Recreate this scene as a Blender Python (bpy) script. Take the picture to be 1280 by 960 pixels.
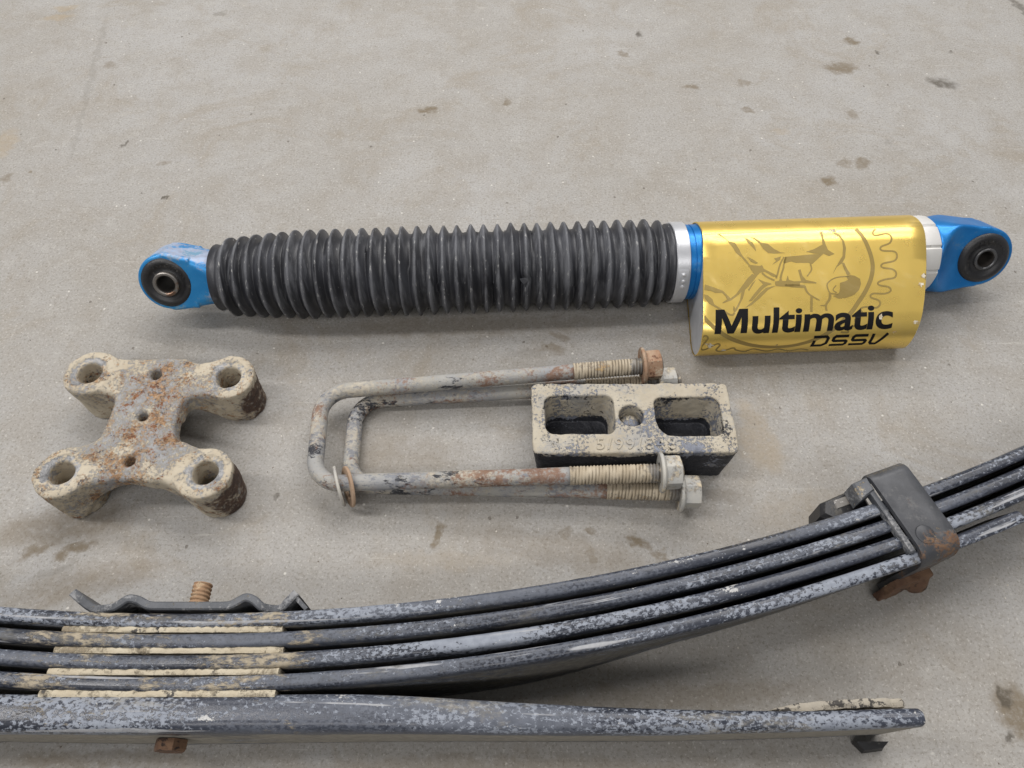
import bpy, bmesh, math, random
import numpy as np
from mathutils import Vector, Matrix

for o in list(bpy.data.objects):
    bpy.data.objects.remove(o)
scene = bpy.context.scene
col = scene.collection
MM = 0.001
R = math.radians
random.seed(4)

# ------------------------------------------------------------------ camera
cam_d = bpy.data.cameras.new('camera')
cam_d.sensor_fit = 'HORIZONTAL'
cam_d.sensor_width = 36.0
cam_d.lens = 25.3125
cam_d.clip_start = 0.01
cam_d.clip_end = 100
cam = bpy.data.objects.new('camera', cam_d)
cam.location = (0, 0, 0.5)
cam.rotation_euler = (math.atan(600 / 900), 0, 0)
col.objects.link(cam)
scene.camera = cam

# ------------------------------------------------------------------ light
world = bpy.data.worlds.new('World')
scene.world = world
world.use_nodes = True
bg = world.node_tree.nodes['Background']
bg.inputs[0].default_value = (0.95, 0.965, 1.0, 1)
bg.inputs[1].default_value = 0.22


def strip_light(name, loc, sx, sy, power, colr=(1, 0.972, 0.955)):
    d = bpy.data.lights.new(name, 'AREA')
    d.shape = 'RECTANGLE'
    d.size, d.size_y = sx, sy
    d.energy = power
    d.color = colr
    o = bpy.data.objects.new(name, d)
    o.location = loc
    tgt = Vector((0.0, 0.35, 0))
    o.rotation_euler = (tgt - Vector(loc)).to_track_quat('-Z', 'Y').to_euler()
    col.objects.link(o)


strip_light('shop_light', (0.45, 2.30, 2.15), 3.4, 0.26, 52)
strip_light('shop_light', (0.35, 1.55, 2.60), 3.4, 0.16, 40)
strip_light('shop_light', (-1.75, 0.4, 2.4), 0.3, 2.2, 42)
strip_light('shop_light', (-0.3, -1.5, 2.5), 2.6, 0.4, 34)

scene.view_settings.view_transform = 'Standard'
scene.view_settings.look = 'None'
scene.view_settings.exposure = 0
scene.view_settings.gamma = 1
scene.render.engine = 'CYCLES'


# ------------------------------------------------------------------ materials
class Mat:
    def __init__(self, name, coord='Object', rnd=True):
        self.m = bpy.data.materials.new(name)
        self.m.use_nodes = True
        self.t = self.m.node_tree
        self.b = self.t.nodes['Principled BSDF']
        tc = self.t.nodes.new('ShaderNodeTexCoord')
        self.co = tc.outputs[coord]
        if rnd:
            oi = self.t.nodes.new('ShaderNodeObjectInfo')
            s = self.n('ShaderNodeVectorMath', operation='SCALE')
            self.t.links.new(oi.outputs['Location'], s.inputs[0])
            s.inputs['Scale'].default_value = 13.7
            a = self.n('ShaderNodeVectorMath', operation='ADD')
            self.t.links.new(self.co, a.inputs[0])
            self.t.links.new(s.outputs[0], a.inputs[1])
            self.co = a.outputs[0]

    def n(self, typ, **kw):
        x = self.t.nodes.new(typ)
        for k, v in kw.items():
            setattr(x, k, v)
        return x

    def set(self, sock, v):
        if hasattr(v, 'is_output') or isinstance(v, bpy.types.NodeSocket):
            self.t.links.new(v, sock)
        elif isinstance(v, (tuple, list)) and len(v) == 3 and sock.type == 'RGBA':
            sock.default_value = (*v, 1)
        else:
            sock.default_value = v

    def stretch(self, v, co=None):
        x = self.n('ShaderNodeVectorMath', operation='MULTIPLY')
        self.set(x.inputs[0], co or self.co)
        x.inputs[1].default_value = v
        return x.outputs[0]

    def noise(self, scale, detail=4, rough=0.55, dist=0.0, co=None, st=None):
        x = self.n('ShaderNodeTexNoise')
        c = co or self.co
        if st:
            c = self.stretch(st, c)
        self.set(x.inputs['Vector'], c)
        x.inputs['Scale'].default_value = scale
        x.inputs['Detail'].default_value = detail
        x.inputs['Roughness'].default_value = rough
        x.inputs['Distortion'].default_value = dist
        return x.outputs['Fac']

    def math(self, op, a, b=0.0, c=0.0, clamp=False):
        x = self.n('ShaderNodeMath', operation=op)
        x.use_clamp = clamp
        self.set(x.inputs[0], a)
        self.set(x.inputs[1], b)
        self.set(x.inputs[2], c)
        return x.outputs[0]

    def step(self, f, lo, hi, a=0.0, b=1.0):
        x = self.n('ShaderNodeMapRange', interpolation_type='SMOOTHSTEP')
        self.set(x.inputs[0], f)
        x.inputs[1].default_value = lo
        x.inputs[2].default_value = hi
        x.inputs[3].default_value = a
        x.inputs[4].default_value = b
        return x.outputs[0]

    def mix(self, f, a, b):
        x = self.n('ShaderNodeMix', data_type='RGBA')
        self.set(x.inputs[0], f)
        self.set(x.inputs[6], a)
        self.set(x.inputs[7], b)
        return x.outputs[2]

    def attr(self, name):
        x = self.n('ShaderNodeAttribute', attribute_name=name)
        return x.outputs['Fac']

    def bump(self, h, strength=1.0):
        x = self.n('ShaderNodeBump')
        x.inputs['Strength'].default_value = strength
        x.inputs['Distance'].default_value = 1.0
        self.set(x.inputs['Height'], h)
        self.set(self.b.inputs['Normal'], x.outputs[0])

    def out(self, c, rough, metal=0.0, spec=0.5):
        self.set(self.b.inputs['Base Color'], c)
        self.set(self.b.inputs['Roughness'], rough)
        self.set(self.b.inputs['Metallic'], metal)
        self.b.inputs['Specular IOR Level'].default_value = spec
        return self.m


def layered(name, ca, cb, layers, rough=0.6, metal=0.0, coord='Object', vscale=60, fine=0.00006, finescale=900, st=None, rnd=True, spec=0.4):
    """base colour mottled ca..cb, then flaking layers with their own noise masks"""
    m = Mat(name, coord, rnd)
    c = m.mix(m.step(m.noise(vscale, 5, 0.6, st=st), 0.3, 0.7), ca, cb)
    r = rough
    h = m.math('MULTIPLY', m.noise(finescale, 3, 0.6), fine)
    for L in layers:
        f = m.noise(L['s'], L.get('d', 7), L.get('r', 0.62), L.get('dist', 0.3), st=L.get('st'))
        if 'attr' in L:
            f = m.math('ADD', f, m.math('MULTIPLY', m.attr(L['attr']), L.get('gain', 0.3)))
        if 's2' in L:      # break the patch up with a finer noise
            f = m.math('ADD', f, m.math('MULTIPLY', m.math('SUBTRACT', m.noise(L['s2'], 5, 0.72, st=L.get('st2', L.get('st'))), 0.5), L.get('g2', 0.4)))
        k = m.step(f, L['lo'], L['hi'])
        lc = m.mix(m.step(m.noise(L.get('cs', 160), 5, 0.65), 0.3, 0.7), L['c'], L.get('c2', L['c']))
        if L.get('op', 1) != 1:
            kc = m.math('MULTIPLY', k, L['op'])
        else:
            kc = k
        c = m.mix(kc, c, lc)
        if 'rough' in L:
            x = m.n('ShaderNodeMix', data_type='FLOAT')
            m.set(x.inputs[0], k); m.set(x.inputs[2], r); m.set(x.inputs[3], L['rough'])
            r = x.outputs[0]
        if 'metal' in L:
            pass
        if L.get('t'):
            h = m.math('ADD', h, m.math('MULTIPLY', k, L['t']))
            h = m.math('ADD', h, m.math('MULTIPLY', m.math('MULTIPLY', k, m.noise(L.get('ts', 500), 4, 0.6)), L['t'] * 1.2))
    m.bump(h)
    return m.out(c, r, metal, spec)


MUD = (0.40, 0.34, 0.25)
MUD2 = (0.46, 0.41, 0.32)
MUDD = (0.33, 0.265, 0.18)
RUST = (0.27, 0.095, 0.032)
RUST2 = (0.42, 0.185, 0.06)
DKRUST = (0.075, 0.035, 0.022)
INK = (0.016, 0.017, 0.022)
SLATE = (0.085, 0.095, 0.125)
CHALK = (0.22, 0.235, 0.285)

M = {}
M['plate'] = layered('muddy_cast_steel', MUD2, MUD, [
    dict(c=(0.30, 0.30, 0.30), c2=(0.215, 0.215, 0.22), s=40, lo=0.49, hi=0.70, s2=420, g2=1.0, t=-0.00025, rough=0.7, attr='body', gain=0.19),
    dict(c=(0.075, 0.08, 0.095), c2=SLATE, s=60, lo=0.645, hi=0.72, s2=480, g2=0.9, t=-0.00025, rough=0.6, attr='body', gain=0.085),
    dict(c=(0.36, 0.205, 0.105), c2=(0.44, 0.29, 0.165), s=60, lo=0.545, hi=0.74, s2=430, g2=0.85, t=0.0002, rough=0.9, attr='body', gain=0.12),
    dict(c=(0.26, 0.115, 0.05), c2=(0.17, 0.075, 0.04), s=75, lo=0.635, hi=0.74, s2=460, g2=0.75, t=-0.0001, rough=0.9, attr='body', gain=0.11),
    dict(c=(0.052, 0.033, 0.025), c2=(0.10, 0.058, 0.038), s=60, lo=0.62, hi=0.86, s2=300, g2=0.7, attr='rustside', gain=0.34, t=-0.0002, rough=0.8),
    dict(c=(0.35, 0.35, 0.35), c2=(0.22, 0.222, 0.226), s=90, lo=0.64, hi=0.76, s2=420, g2=0.7, attr='pad', gain=0.24, rough=0.55),
], rough=0.92, vscale=40, fine=0.0002, finescale=520)
M['block'] = layered('muddy_painted_iron', (0.43, 0.39, 0.31), (0.37, 0.325, 0.25), [
    dict(c=(0.34, 0.325, 0.295), c2=(0.26, 0.258, 0.25), s=32, lo=0.42, hi=0.66, s2=420, g2=0.7, rough=0.85),
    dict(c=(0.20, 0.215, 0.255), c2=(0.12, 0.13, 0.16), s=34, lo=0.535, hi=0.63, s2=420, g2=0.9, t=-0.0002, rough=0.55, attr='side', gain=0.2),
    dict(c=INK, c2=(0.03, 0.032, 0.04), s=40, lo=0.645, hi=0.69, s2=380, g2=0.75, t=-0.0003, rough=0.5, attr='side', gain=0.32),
    dict(c=RUST2, c2=RUST, s=60, lo=0.72, hi=0.78, s2=300, g2=0.4, rough=0.9),
], rough=0.93, vscale=60, fine=0.00025, finescale=560)
M['rod'] = layered('weathered_rod', (0.25, 0.255, 0.265), (0.33, 0.32, 0.29), [
    dict(c=(0.42, 0.36, 0.27), c2=(0.47, 0.43, 0.35), s=24, lo=0.46, hi=0.68, s2=300, g2=0.7, t=0.0002, rough=0.92, op=0.75),
    dict(c=(0.12, 0.128, 0.15), c2=(0.19, 0.2, 0.225), s=26, lo=0.50, hi=0.60, s2=380, g2=0.8, rough=0.6, st=(0.5, 1, 1), op=0.8),
    dict(c=INK, c2=(0.05, 0.052, 0.06), s=30, lo=0.60, hi=0.66, s2=330, g2=0.6, t=-0.0001, rough=0.45, st=(0.45, 1, 1)),
    dict(c=(0.17, 0.082, 0.048), c2=(0.24, 0.14, 0.09), s=30, lo=0.54, hi=0.70, s2=330, g2=0.7, attr='rust', gain=0.15, rough=0.9, op=0.85),
], rough=0.72, vscale=45, fine=0.0001)
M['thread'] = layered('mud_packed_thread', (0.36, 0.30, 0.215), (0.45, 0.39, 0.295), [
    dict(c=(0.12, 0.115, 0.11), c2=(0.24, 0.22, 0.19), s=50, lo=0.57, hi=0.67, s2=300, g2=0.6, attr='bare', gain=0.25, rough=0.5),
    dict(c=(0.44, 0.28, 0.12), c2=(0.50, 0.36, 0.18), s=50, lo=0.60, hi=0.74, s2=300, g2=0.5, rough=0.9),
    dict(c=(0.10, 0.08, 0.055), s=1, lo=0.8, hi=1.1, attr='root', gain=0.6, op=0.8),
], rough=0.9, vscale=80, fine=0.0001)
M['nut'] = layered('dusty_zinc_nut', (0.36, 0.36, 0.345), (0.46, 0.44, 0.39), [
    dict(c=(0.17, 0.17, 0.165), c2=(0.24, 0.2, 0.16), s=60, lo=0.52, hi=0.66, s2=400, g2=0.8, rough=0.6),
    dict(c=(0.47, 0.40, 0.29), c2=(0.53, 0.47, 0.36), s=60, lo=0.54, hi=0.66, s2=350, g2=0.6, t=0.0001, rough=0.92),
], rough=0.62, vscale=90, fine=0.0001)
M['nut_rust'] = layered('rusty_nut', (0.26, 0.14, 0.08), (0.36, 0.26, 0.18), [
    dict(c=(0.19, 0.085, 0.045), c2=DKRUST, s=80, lo=0.55, hi=0.66, s2=400, g2=0.7, rough=0.9),
    dict(c=(0.42, 0.36, 0.27), s=60, lo=0.54, hi=0.66, s2=350, g2=0.6, t=0.0001, rough=0.92),
], rough=0.85, vscale=90, fine=0.00015)
M['washer'] = layered('dusty_washer', (0.46, 0.44, 0.39), (0.36, 0.345, 0.32), [dict(c=(0.2, 0.19, 0.18), s=90, lo=0.6, hi=0.7, s2=300)], rough=0.7)
M['washer_rust'] = layered('rust_tinted_washer', (0.40, 0.29, 0.20), (0.31, 0.21, 0.14), [dict(c=(0.2, 0.1, 0.055), s=90, lo=0.6, hi=0.7, s2=300)], rough=0.85)

LEAFL = [
    dict(c=(0.115, 0.128, 0.158), c2=(0.07, 0.079, 0.10), s=18, lo=0.46, hi=0.58, s2=500, g2=0.6, st=(0.25, 1, 1), st2=(0.8, 1, 1), rough=0.55, op=0.8),
    dict(c=(0.245, 0.268, 0.31), c2=(0.175, 0.193, 0.23), s=22, lo=0.565, hi=0.60, s2=420, g2=0.75, st=(0.25, 1, 1), st2=(0.75, 1, 1), dist=0.1, t=0.00004, rough=0.62, attr='edge', gain=0.03),
    dict(c=(0.50, 0.495, 0.48), c2=(0.40, 0.40, 0.395), s=75, lo=0.71, hi=0.735, s2=420, g2=0.65, st=(0.4, 1, 1), st2=(0.8, 1, 1), t=0.00004, rough=0.75, attr='edge', gain=0.03),
    dict(c=(0.34, 0.345, 0.355), c2=(0.26, 0.265, 0.28), s=150, lo=0.635, hi=0.675, s2=14, g2=0.4, st=(0.035, 1, 1), st2=(0.4, 1, 1), d=3, rough=0.65, attr='edge', gain=0.02),
    dict(c=(0.15, 0.142, 0.122), c2=(0.085, 0.082, 0.075), s=26, lo=0.56, hi=0.82, s2=300, g2=0.8, st=(0.4, 1, 1), t=0.00006, rough=0.9, attr='flat', gain=0.22),
    dict(c=(0.36, 0.31, 0.23), c2=(0.27, 0.23, 0.165), s=40, lo=0.72, hi=0.86, s2=330, g2=0.7, st=(0.4, 1, 1), t=0.00015, rough=0.93, attr='mud', gain=0.22),
]
M['leaf'] = layered('chalky_black_spring_paint', (0.016, 0.0185, 0.026), (0.036, 0.041, 0.056), LEAFL, rough=0.28, coord='UV', vscale=22, st=(0.3, 1, 1), fine=0.00004, spec=0.5)
L5 = [dict(d) for d in LEAFL]
L5[1].update(lo=0.55, hi=0.59, s=17)
L5[4].update(c=(0.27, 0.25, 0.21), c2=(0.20, 0.185, 0.155), lo=0.54, hi=0.74, gain=0.28, g2=0.5)
M['overload'] = layered('chalky_overload_paint', (0.018, 0.021, 0.030), (0.042, 0.048, 0.066), L5, rough=0.28, coord='UV', vscale=18, st=(0.3, 1, 1), fine=0.00004, spec=0.5)
M['spacer'] = layered('mud_caked_liner', (0.40, 0.345, 0.25), (0.47, 0.42, 0.32), [
    dict(c=(0.27, 0.22, 0.15), c2=(0.2, 0.17, 0.125), s=40, lo=0.48, hi=0.68, s2=300, g2=0.7, t=0.0004, rough=0.95),
    dict(c=(0.07, 0.065, 0.06), s=60, lo=0.64, hi=0.70, s2=300, g2=0.6, rough=0.9)], rough=0.95, fine=0.0004, finescale=500)
M['rustbolt'] = layered('dry_orange_rust', (0.33, 0.215, 0.13), (0.26, 0.15, 0.085), [
    dict(c=(0.46, 0.35, 0.23), s=120, lo=0.54, hi=0.68, s2=400), dict(c=DKRUST, s=120, lo=0.64, hi=0.72, s2=400)], rough=0.92, fine=0.0003)
M['bracket'] = layered('scuffed_black_bracket', (0.055, 0.06, 0.068), (0.105, 0.11, 0.12), [
    dict(c=(0.27, 0.27, 0.27), c2=(0.17, 0.175, 0.185), s=50, lo=0.52, hi=0.66, s2=420, g2=0.8, rough=0.7, t=0.0001),
    dict(c=(0.40, 0.35, 0.26), c2=MUDD, s=60, lo=0.64, hi=0.72, s2=380, g2=0.6, rough=0.95, t=0.0002)], rough=0.5)
M['clip'] = layered('black_clip_paint', (0.038, 0.04, 0.045), (0.07, 0.073, 0.08), [
    dict(c=(0.13, 0.13, 0.13), c2=(0.095, 0.096, 0.10), s=45, lo=0.54, hi=0.72, s2=380, g2=0.6, rough=0.7),
    dict(c=(0.12, 0.068, 0.042), c2=(0.21, 0.125, 0.07), s=45, lo=0.70, hi=0.84, s2=350, g2=0.6, rough=0.92, t=0.0001, attr='rust', gain=0.21),
    dict(c=(0.34, 0.24, 0.13), c2=(0.38, 0.31, 0.2), s=80, lo=0.82, hi=0.90, s2=350, g2=0.6, rough=0.95, t=0.0001, attr='rust', gain=0.21),
], rough=0.42, fine=0.00006)
M['rust'] = layered('flaky_brown_rust', (0.085, 0.046, 0.03), (0.15, 0.088, 0.052), [
    dict(c=(0.33, 0.25, 0.15), s=70, lo=0.60, hi=0.72, s2=380, g2=0.7, t=0.0003), dict(c=(0.03, 0.02, 0.017), s=80, lo=0.57, hi=0.68, s2=380, g2=0.7)], rough=0.93, fine=0.0004, finescale=400)
M['rubber'] = layered('black_rubber', (0.013, 0.013, 0.014), (0.022, 0.022, 0.024), [
    dict(c=(0.10, 0.095, 0.085), c2=(0.06, 0.055, 0.05), s=70, lo=0.60, hi=0.70, s2=420, g2=0.7, rough=0.8)], rough=0.45, fine=0.00015, spec=0.5)
M['steel'] = layered('dull_sleeve_steel', (0.26, 0.24, 0.215), (0.34, 0.32, 0.30), [dict(c=(0.2, 0.12, 0.08), s=90, lo=0.55, hi=0.68, s2=300)], rough=0.38, metal=0.85)
M['dark_steel'] = layered('dark_sleeve_steel', (0.11, 0.11, 0.112), (0.17, 0.17, 0.175), [], rough=0.35, metal=0.85)
M['bore_shade'] = layered('painted_bore_shade', (0.02, 0.018, 0.016), (0.035, 0.03, 0.026), [], rough=0.6)  # near-black colour that paints in the shade inside the sleeves
M['insert'] = layered('scraped_insert', (0.25, 0.24, 0.22), (0.14, 0.13, 0.12), [dict(c=(0.55, 0.53, 0.5), s=120, lo=0.56, hi=0.62, s2=300), dict(c=(0.18, 0.1, 0.07), s=110, lo=0.6, hi=0.66, s2=300)], rough=0.5)
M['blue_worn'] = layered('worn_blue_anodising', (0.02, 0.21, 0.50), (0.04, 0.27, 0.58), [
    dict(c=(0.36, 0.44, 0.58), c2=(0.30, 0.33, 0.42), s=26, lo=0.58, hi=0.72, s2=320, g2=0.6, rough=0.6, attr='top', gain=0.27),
    dict(c=(0.16, 0.30, 0.42), s=60, lo=0.56, hi=0.70, s2=300, g2=0.6, rough=0.7),
    dict(c=(0.40, 0.36, 0.28), s=80, lo=0.68, hi=0.74, s2=400, g2=0.5, rough=0.9)], rough=0.42, metal=0.35)
M['blue'] = layered('blue_anodising', (0.01, 0.16, 0.46), (0.018, 0.205, 0.54), [
    dict(c=(0.13, 0.27, 0.45), s=30, lo=0.56, hi=0.74, s2=300, g2=0.6, rough=0.6, op=0.6),
    dict(c=(0.32, 0.34, 0.37), s=40, lo=0.69, hi=0.76, s2=300, g2=0.4, rough=0.8)], rough=0.34, metal=0.45, fine=0.00003)
M['silver'] = layered('cast_aluminium_ring', (0.66, 0.65, 0.62), (0.72, 0.71, 0.685), [dict(c=(0.45, 0.42, 0.37), s=60, lo=0.62, hi=0.72, s2=300)], rough=0.45, metal=0.3)
M['strap'] = layered('bright_strap', (0.55, 0.56, 0.58), (0.63, 0.64, 0.66), [], rough=0.35, metal=0.55)
M['capgrey'] = layered('grey_end_plate', (0.42, 0.43, 0.45), (0.5, 0.51, 0.53), [dict(c=(0.4, 0.33, 0.24), s=50, lo=0.6, hi=0.7, s2=300)], rough=0.5, metal=0.4)
M['pad'] = layered('cracked_pad', (0.42, 0.38, 0.31), (0.34, 0.31, 0.26), [dict(c=(0.07, 0.065, 0.06), s=40, lo=0.52, hi=0.58, s2=260, g2=0.8)], rough=0.95, fine=0.0004)
M['ink'] = layered('black_print', (0.004, 0.004, 0.0045), (0.007, 0.007, 0.0075), [
    dict(c=(0.55, 0.42, 0.14), s=120, lo=0.755, hi=0.77, s2=300, g2=0.4)], rough=0.5, spec=0.15)


def gold_material(name, ca, cb, metal, rough):
    m = Mat(name, 'UV', False)
    streak = m.noise(700, 3, 0.6, st=(0.012, 1, 1))
    c = m.mix(m.step(m.noise(12, 3, 0.5), 0.3, 0.7), ca, cb)
    film = m.step(m.noise(34, 7, 0.72, 0.5), 0.52, 0.78)
    c = m.mix(m.math('MULTIPLY', film, 0.35), c, (0.60, 0.50, 0.30))
    scr = m.step(m.noise(900, 2, 0.5, 0.0, st=(0.02, 1, 1)), 0.70, 0.74)
    scr = m.math('MULTIPLY', scr, m.step(m.noise(22, 3, 0.5), 0.52, 0.62))
    c = m.mix(m.math('MULTIPLY', scr, 0.35), c, (0.85, 0.78, 0.55))
    sp = m.step(m.noise(330, 3, 0.6), 0.735, 0.76)
    c = m.mix(sp, c, (0.72, 0.68, 0.56))
    gr = m.step(m.noise(70, 6, 0.7), 0.66, 0.72)
    c = m.mix(m.math('MULTIPLY', gr, 0.22), c, (0.30, 0.22, 0.10))
    m.bump(m.math('MULTIPLY', streak, 0.000012))
    r = m.math('ADD', rough, m.math('MULTIPLY', m.math('SUBTRACT', m.noise(40, 5, 0.65), 0.5), 0.16))
    r = m.math('ADD', r, m.math('MULTIPLY', film, 0.12))
    mt = m.math('MULTIPLY', m.math('SUBTRACT', 1.0, sp), metal)
    return m.out(c, r, mt)


M['gold'] = gold_material('brushed_gold_anodising', (0.87, 0.625, 0.165), (0.82, 0.58, 0.145), 0.74, 0.29)
M['scuff'] = layered('scuffed_aluminium', (0.62, 0.58, 0.48), (0.5, 0.45, 0.35), [dict(c=(0.35, 0.25, 0.1), s=300, lo=0.5, hi=0.6, s2=900)], rough=0.6)
M['etch'] = gold_material('etched_emblem', (0.33, 0.24, 0.075), (0.28, 0.20, 0.06), 0.5, 0.42)


def boot_material():
    m = Mat('dusty_bellows_rubber', 'UV', False)
    base = m.mix(m.noise(30, 4, 0.6), (0.011, 0.0115, 0.014), (0.026, 0.027, 0.032))
    crest = m.attr('crest')
    f = m.noise(120, 6, 0.68, 0.4, st=(1, 0.28, 1))
    f2 = m.noise(18, 3, 0.5)
    g = m.math('ADD', m.math('MULTIPLY', f, 0.7), m.math('MULTIPLY', f2, 0.42))
    g = m.math('ADD', g, m.math('MULTIPLY', crest, 0.16))
    k = m.step(g, 0.58, 0.80)
    sp = m.step(m.math('ADD', m.noise(420, 4, 0.65, st=(1, 0.35, 1)), m.math('MULTIPLY', crest, 0.10)), 0.67, 0.76)
    c = m.mix(m.math('MULTIPLY', k, 0.55), base, (0.18, 0.185, 0.20))
    c = m.mix(m.math('MULTIPLY', sp, 0.85), c, (0.34, 0.335, 0.32))
    haze = m.step(m.noise(26, 3, 0.5), 0.4, 0.75)
    c = m.mix(m.math('MULTIPLY', haze, 0.28), c, (0.12, 0.125, 0.145))
    r = m.math('ADD', 0.44, m.math('MULTIPLY', k, 0.3))
    h = m.math('ADD', m.math('MULTIPLY', m.noise(500, 4, 0.6), 0.0001), m.math('MULTIPLY', f, 0.00012))
    m.bump(h)
    return m.out(c, r, 0, 0.5)


M['boot'] = boot_material()


def concrete_material():
    m = Mat('worn_concrete', 'Object', False)
    big = m.noise(3.2, 4, 0.55)
    mid = m.noise(22, 6, 0.62)
    c = m.mix(m.step(big, 0.3, 0.7), (0.282, 0.268, 0.244), (0.318, 0.311, 0.298))
    c = m.mix(m.math('MULTIPLY', m.step(m.noise(7, 7, 0.68, 0.6), 0.48, 0.66), 0.50), c, (0.345, 0.339, 0.327))
    c = m.mix(m.math('MULTIPLY', m.step(mid, 0.40, 0.70), 0.50), c, (0.25, 0.226, 0.19))
    c = m.mix(m.math('MULTIPLY', m.step(m.noise(60, 7, 0.7, 0.4), 0.5, 0.66), 0.42), c, (0.355, 0.343, 0.318))
    c = m.mix(m.math('MULTIPLY', m.step(m.noise(9, 8, 0.72, 0.8), 0.50, 0.68), 0.50), c, (0.232, 0.197, 0.147))
    c = m.mix(m.math('MULTIPLY', m.step(m.noise(130, 6, 0.72, 0.3), 0.52, 0.68), 0.40), c, (0.21, 0.19, 0.16))
    # trowel and drag scratches
    for ang, sc, seed in ((18, 260, 3.1), (-35, 320, 7.7), (70, 240, 12.3)):
        mp = m.n('ShaderNodeMapping'); m.set(mp.inputs[0], m.co)
        mp.inputs[1].default_value = (seed, seed, 0); mp.inputs[2].default_value = (0, 0, R(ang)); mp.inputs[3].default_value = (0.035, 1, 1)
        sf = m.step(m.noise(sc, 2, 0.5, 0.6, co=mp.outputs[0]), 0.70, 0.74)
        sf = m.math('MULTIPLY', sf, m.step(m.noise(5 + seed, 3, 0.5), 0.50, 0.62))
        c = m.mix(m.math('MULTIPLY', sf, 0.35), c, (0.48, 0.46, 0.42))
    # sand grain
    g1 = m.noise(480, 4, 0.75)
    c = m.mix(m.math('MULTIPLY', m.step(g1, 0.50, 0.66), 0.62), c, (0.15, 0.132, 0.108))
    g2 = m.noise(430, 4, 0.75, co=m.stretch((1.03, 0.97, 2.0)))
    c = m.mix(m.math('MULTIPLY', m.step(g2, 0.55, 0.68), 0.6), c, (0.50, 0.48, 0.44))
    # pale and dark specks
    v = m.n('ShaderNodeTexVoronoi'); m.set(v.inputs['Vector'], m.co); v.inputs['Scale'].default_value = 120
    wn = m.n('ShaderNodeTexWhiteNoise'); m.set(wn.inputs['Vector'], v.outputs['Position'])
    vn = m.math('ADD', v.outputs['Distance'], m.math('MULTIPLY', m.noise(900, 3, 0.6), 0.16))
    k = m.math('MULTIPLY', m.step(vn, 0.16, 0.22, 1, 0), m.step(wn.outputs['Value'], 0.90, 0.92))
    c = m.mix(m.math('MULTIPLY', k, 0.75), c, (0.60, 0.58, 0.53))
    v2 = m.n('ShaderNodeTexVoronoi'); m.set(v2.inputs['Vector'], m.stretch((1.1, 0.93, 1))); v2.inputs['Scale'].default_value = 75
    wn2 = m.n('ShaderNodeTexWhiteNoise'); m.set(wn2.inputs['Vector'], v2.outputs['Position'])
    vn2 = m.math('ADD', v2.outputs['Distance'], m.math('MULTIPLY', m.noise(500, 3, 0.6), 0.16))
    k2 = m.math('MULTIPLY', m.step(vn2, 0.15, 0.20, 1, 0), m.step(wn2.outputs['Value'], 0.93, 0.95))
    c = m.mix(m.math('MULTIPLY', k2, 0.8), c, (0.13, 0.115, 0.095))
    # damp and oily marks with a place and a ragged outline of their own: x, y, length, width (mm), turn, strength, tint
    wob = m.n('ShaderNodeTexNoise'); m.set(wob.inputs['Vector'], m.co); wob.inputs['Scale'].default_value = 90; wob.inputs['Detail'].default_value = 5
    wv = m.n('ShaderNodeVectorMath', operation='SUBTRACT'); m.set(wv.inputs[0], wob.outputs['Color']); wv.inputs[1].default_value = (0.5, 0.5, 0.5)
    ws = m.n('ShaderNodeVectorMath', operation='SCALE'); m.set(ws.inputs[0], wv.outputs[0]); ws.inputs['Scale'].default_value = 0.020
    wa = m.n('ShaderNodeVectorMath', operation='ADD'); m.set(wa.inputs[0], m.co); m.set(wa.inputs[1], ws.outputs[0])
    groups = {}
    for (x, y, a, b, rot, s, tint) in STAINS:
        mp = m.n('ShaderNodeMapping', vector_type='TEXTURE')
        m.set(mp.inputs[0], wa.outputs[0])
        mp.inputs[1].default_value = (x * MM, y * MM, 0)
        mp.inputs[2].default_value = (0, 0, R(rot))
        mp.inputs[3].default_value = (a * MM, b * MM, 1)
        ln = m.n('ShaderNodeVectorMath', operation='LENGTH'); m.set(ln.inputs[0], mp.outputs[0])
        f = m.math('MULTIPLY', m.step(ln.outputs['Value'], 0.45, 1.1, 1, 0), s)
        groups[tint] = f if tint not in groups else m.math('MAXIMUM', groups[tint], f)
    brk = m.step(m.noise(160, 6, 0.7), 0.30, 0.56, 0.45, 1.0)
    tints = {'damp': (0.135, 0.102, 0.06), 'oil': (0.06, 0.05, 0.036), 'clay': (0.30, 0.24, 0.16), 'grey': (0.17, 0.158, 0.136)}
    for t, f in groups.items():
        c = m.mix(m.math('MULTIPLY', f, brk), c, tints[t])
    h = m.math('MULTIPLY', m.noise(700, 4, 0.65), 0.00022)
    h = m.math('ADD', h, m.math('MULTIPLY', mid, 0.0008))
    h = m.math('SUBTRACT', h, m.math('MULTIPLY', k2, 0.0005))
    m.bump(h, 0.8)
    r = m.step(m.noise(15, 5, 0.6), 0.3, 0.7, 0.62, 0.85)
    return m.out(c, r, 0, 0.35)


# ------------------------------------------------------------------ mesh helpers (all shapes in millimetres)
def finish(me, name, mat, parent=None, smooth=True, sharp=35, loc=None, rot=None):
    if smooth:
        me.polygons.foreach_set('use_smooth', [True] * len(me.polygons))
        if sharp:
            me.set_sharp_from_angle(angle=R(sharp))
    o = bpy.data.objects.new(name, me)
    me.materials.append(M[mat] if isinstance(mat, str) else mat)
    col.objects.link(o)
    if parent:
        o.parent = parent
    if loc is not None:
        o.location = Vector(loc) * MM
    if rot is not None:
        o.rotation_euler = rot
    return o


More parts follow.
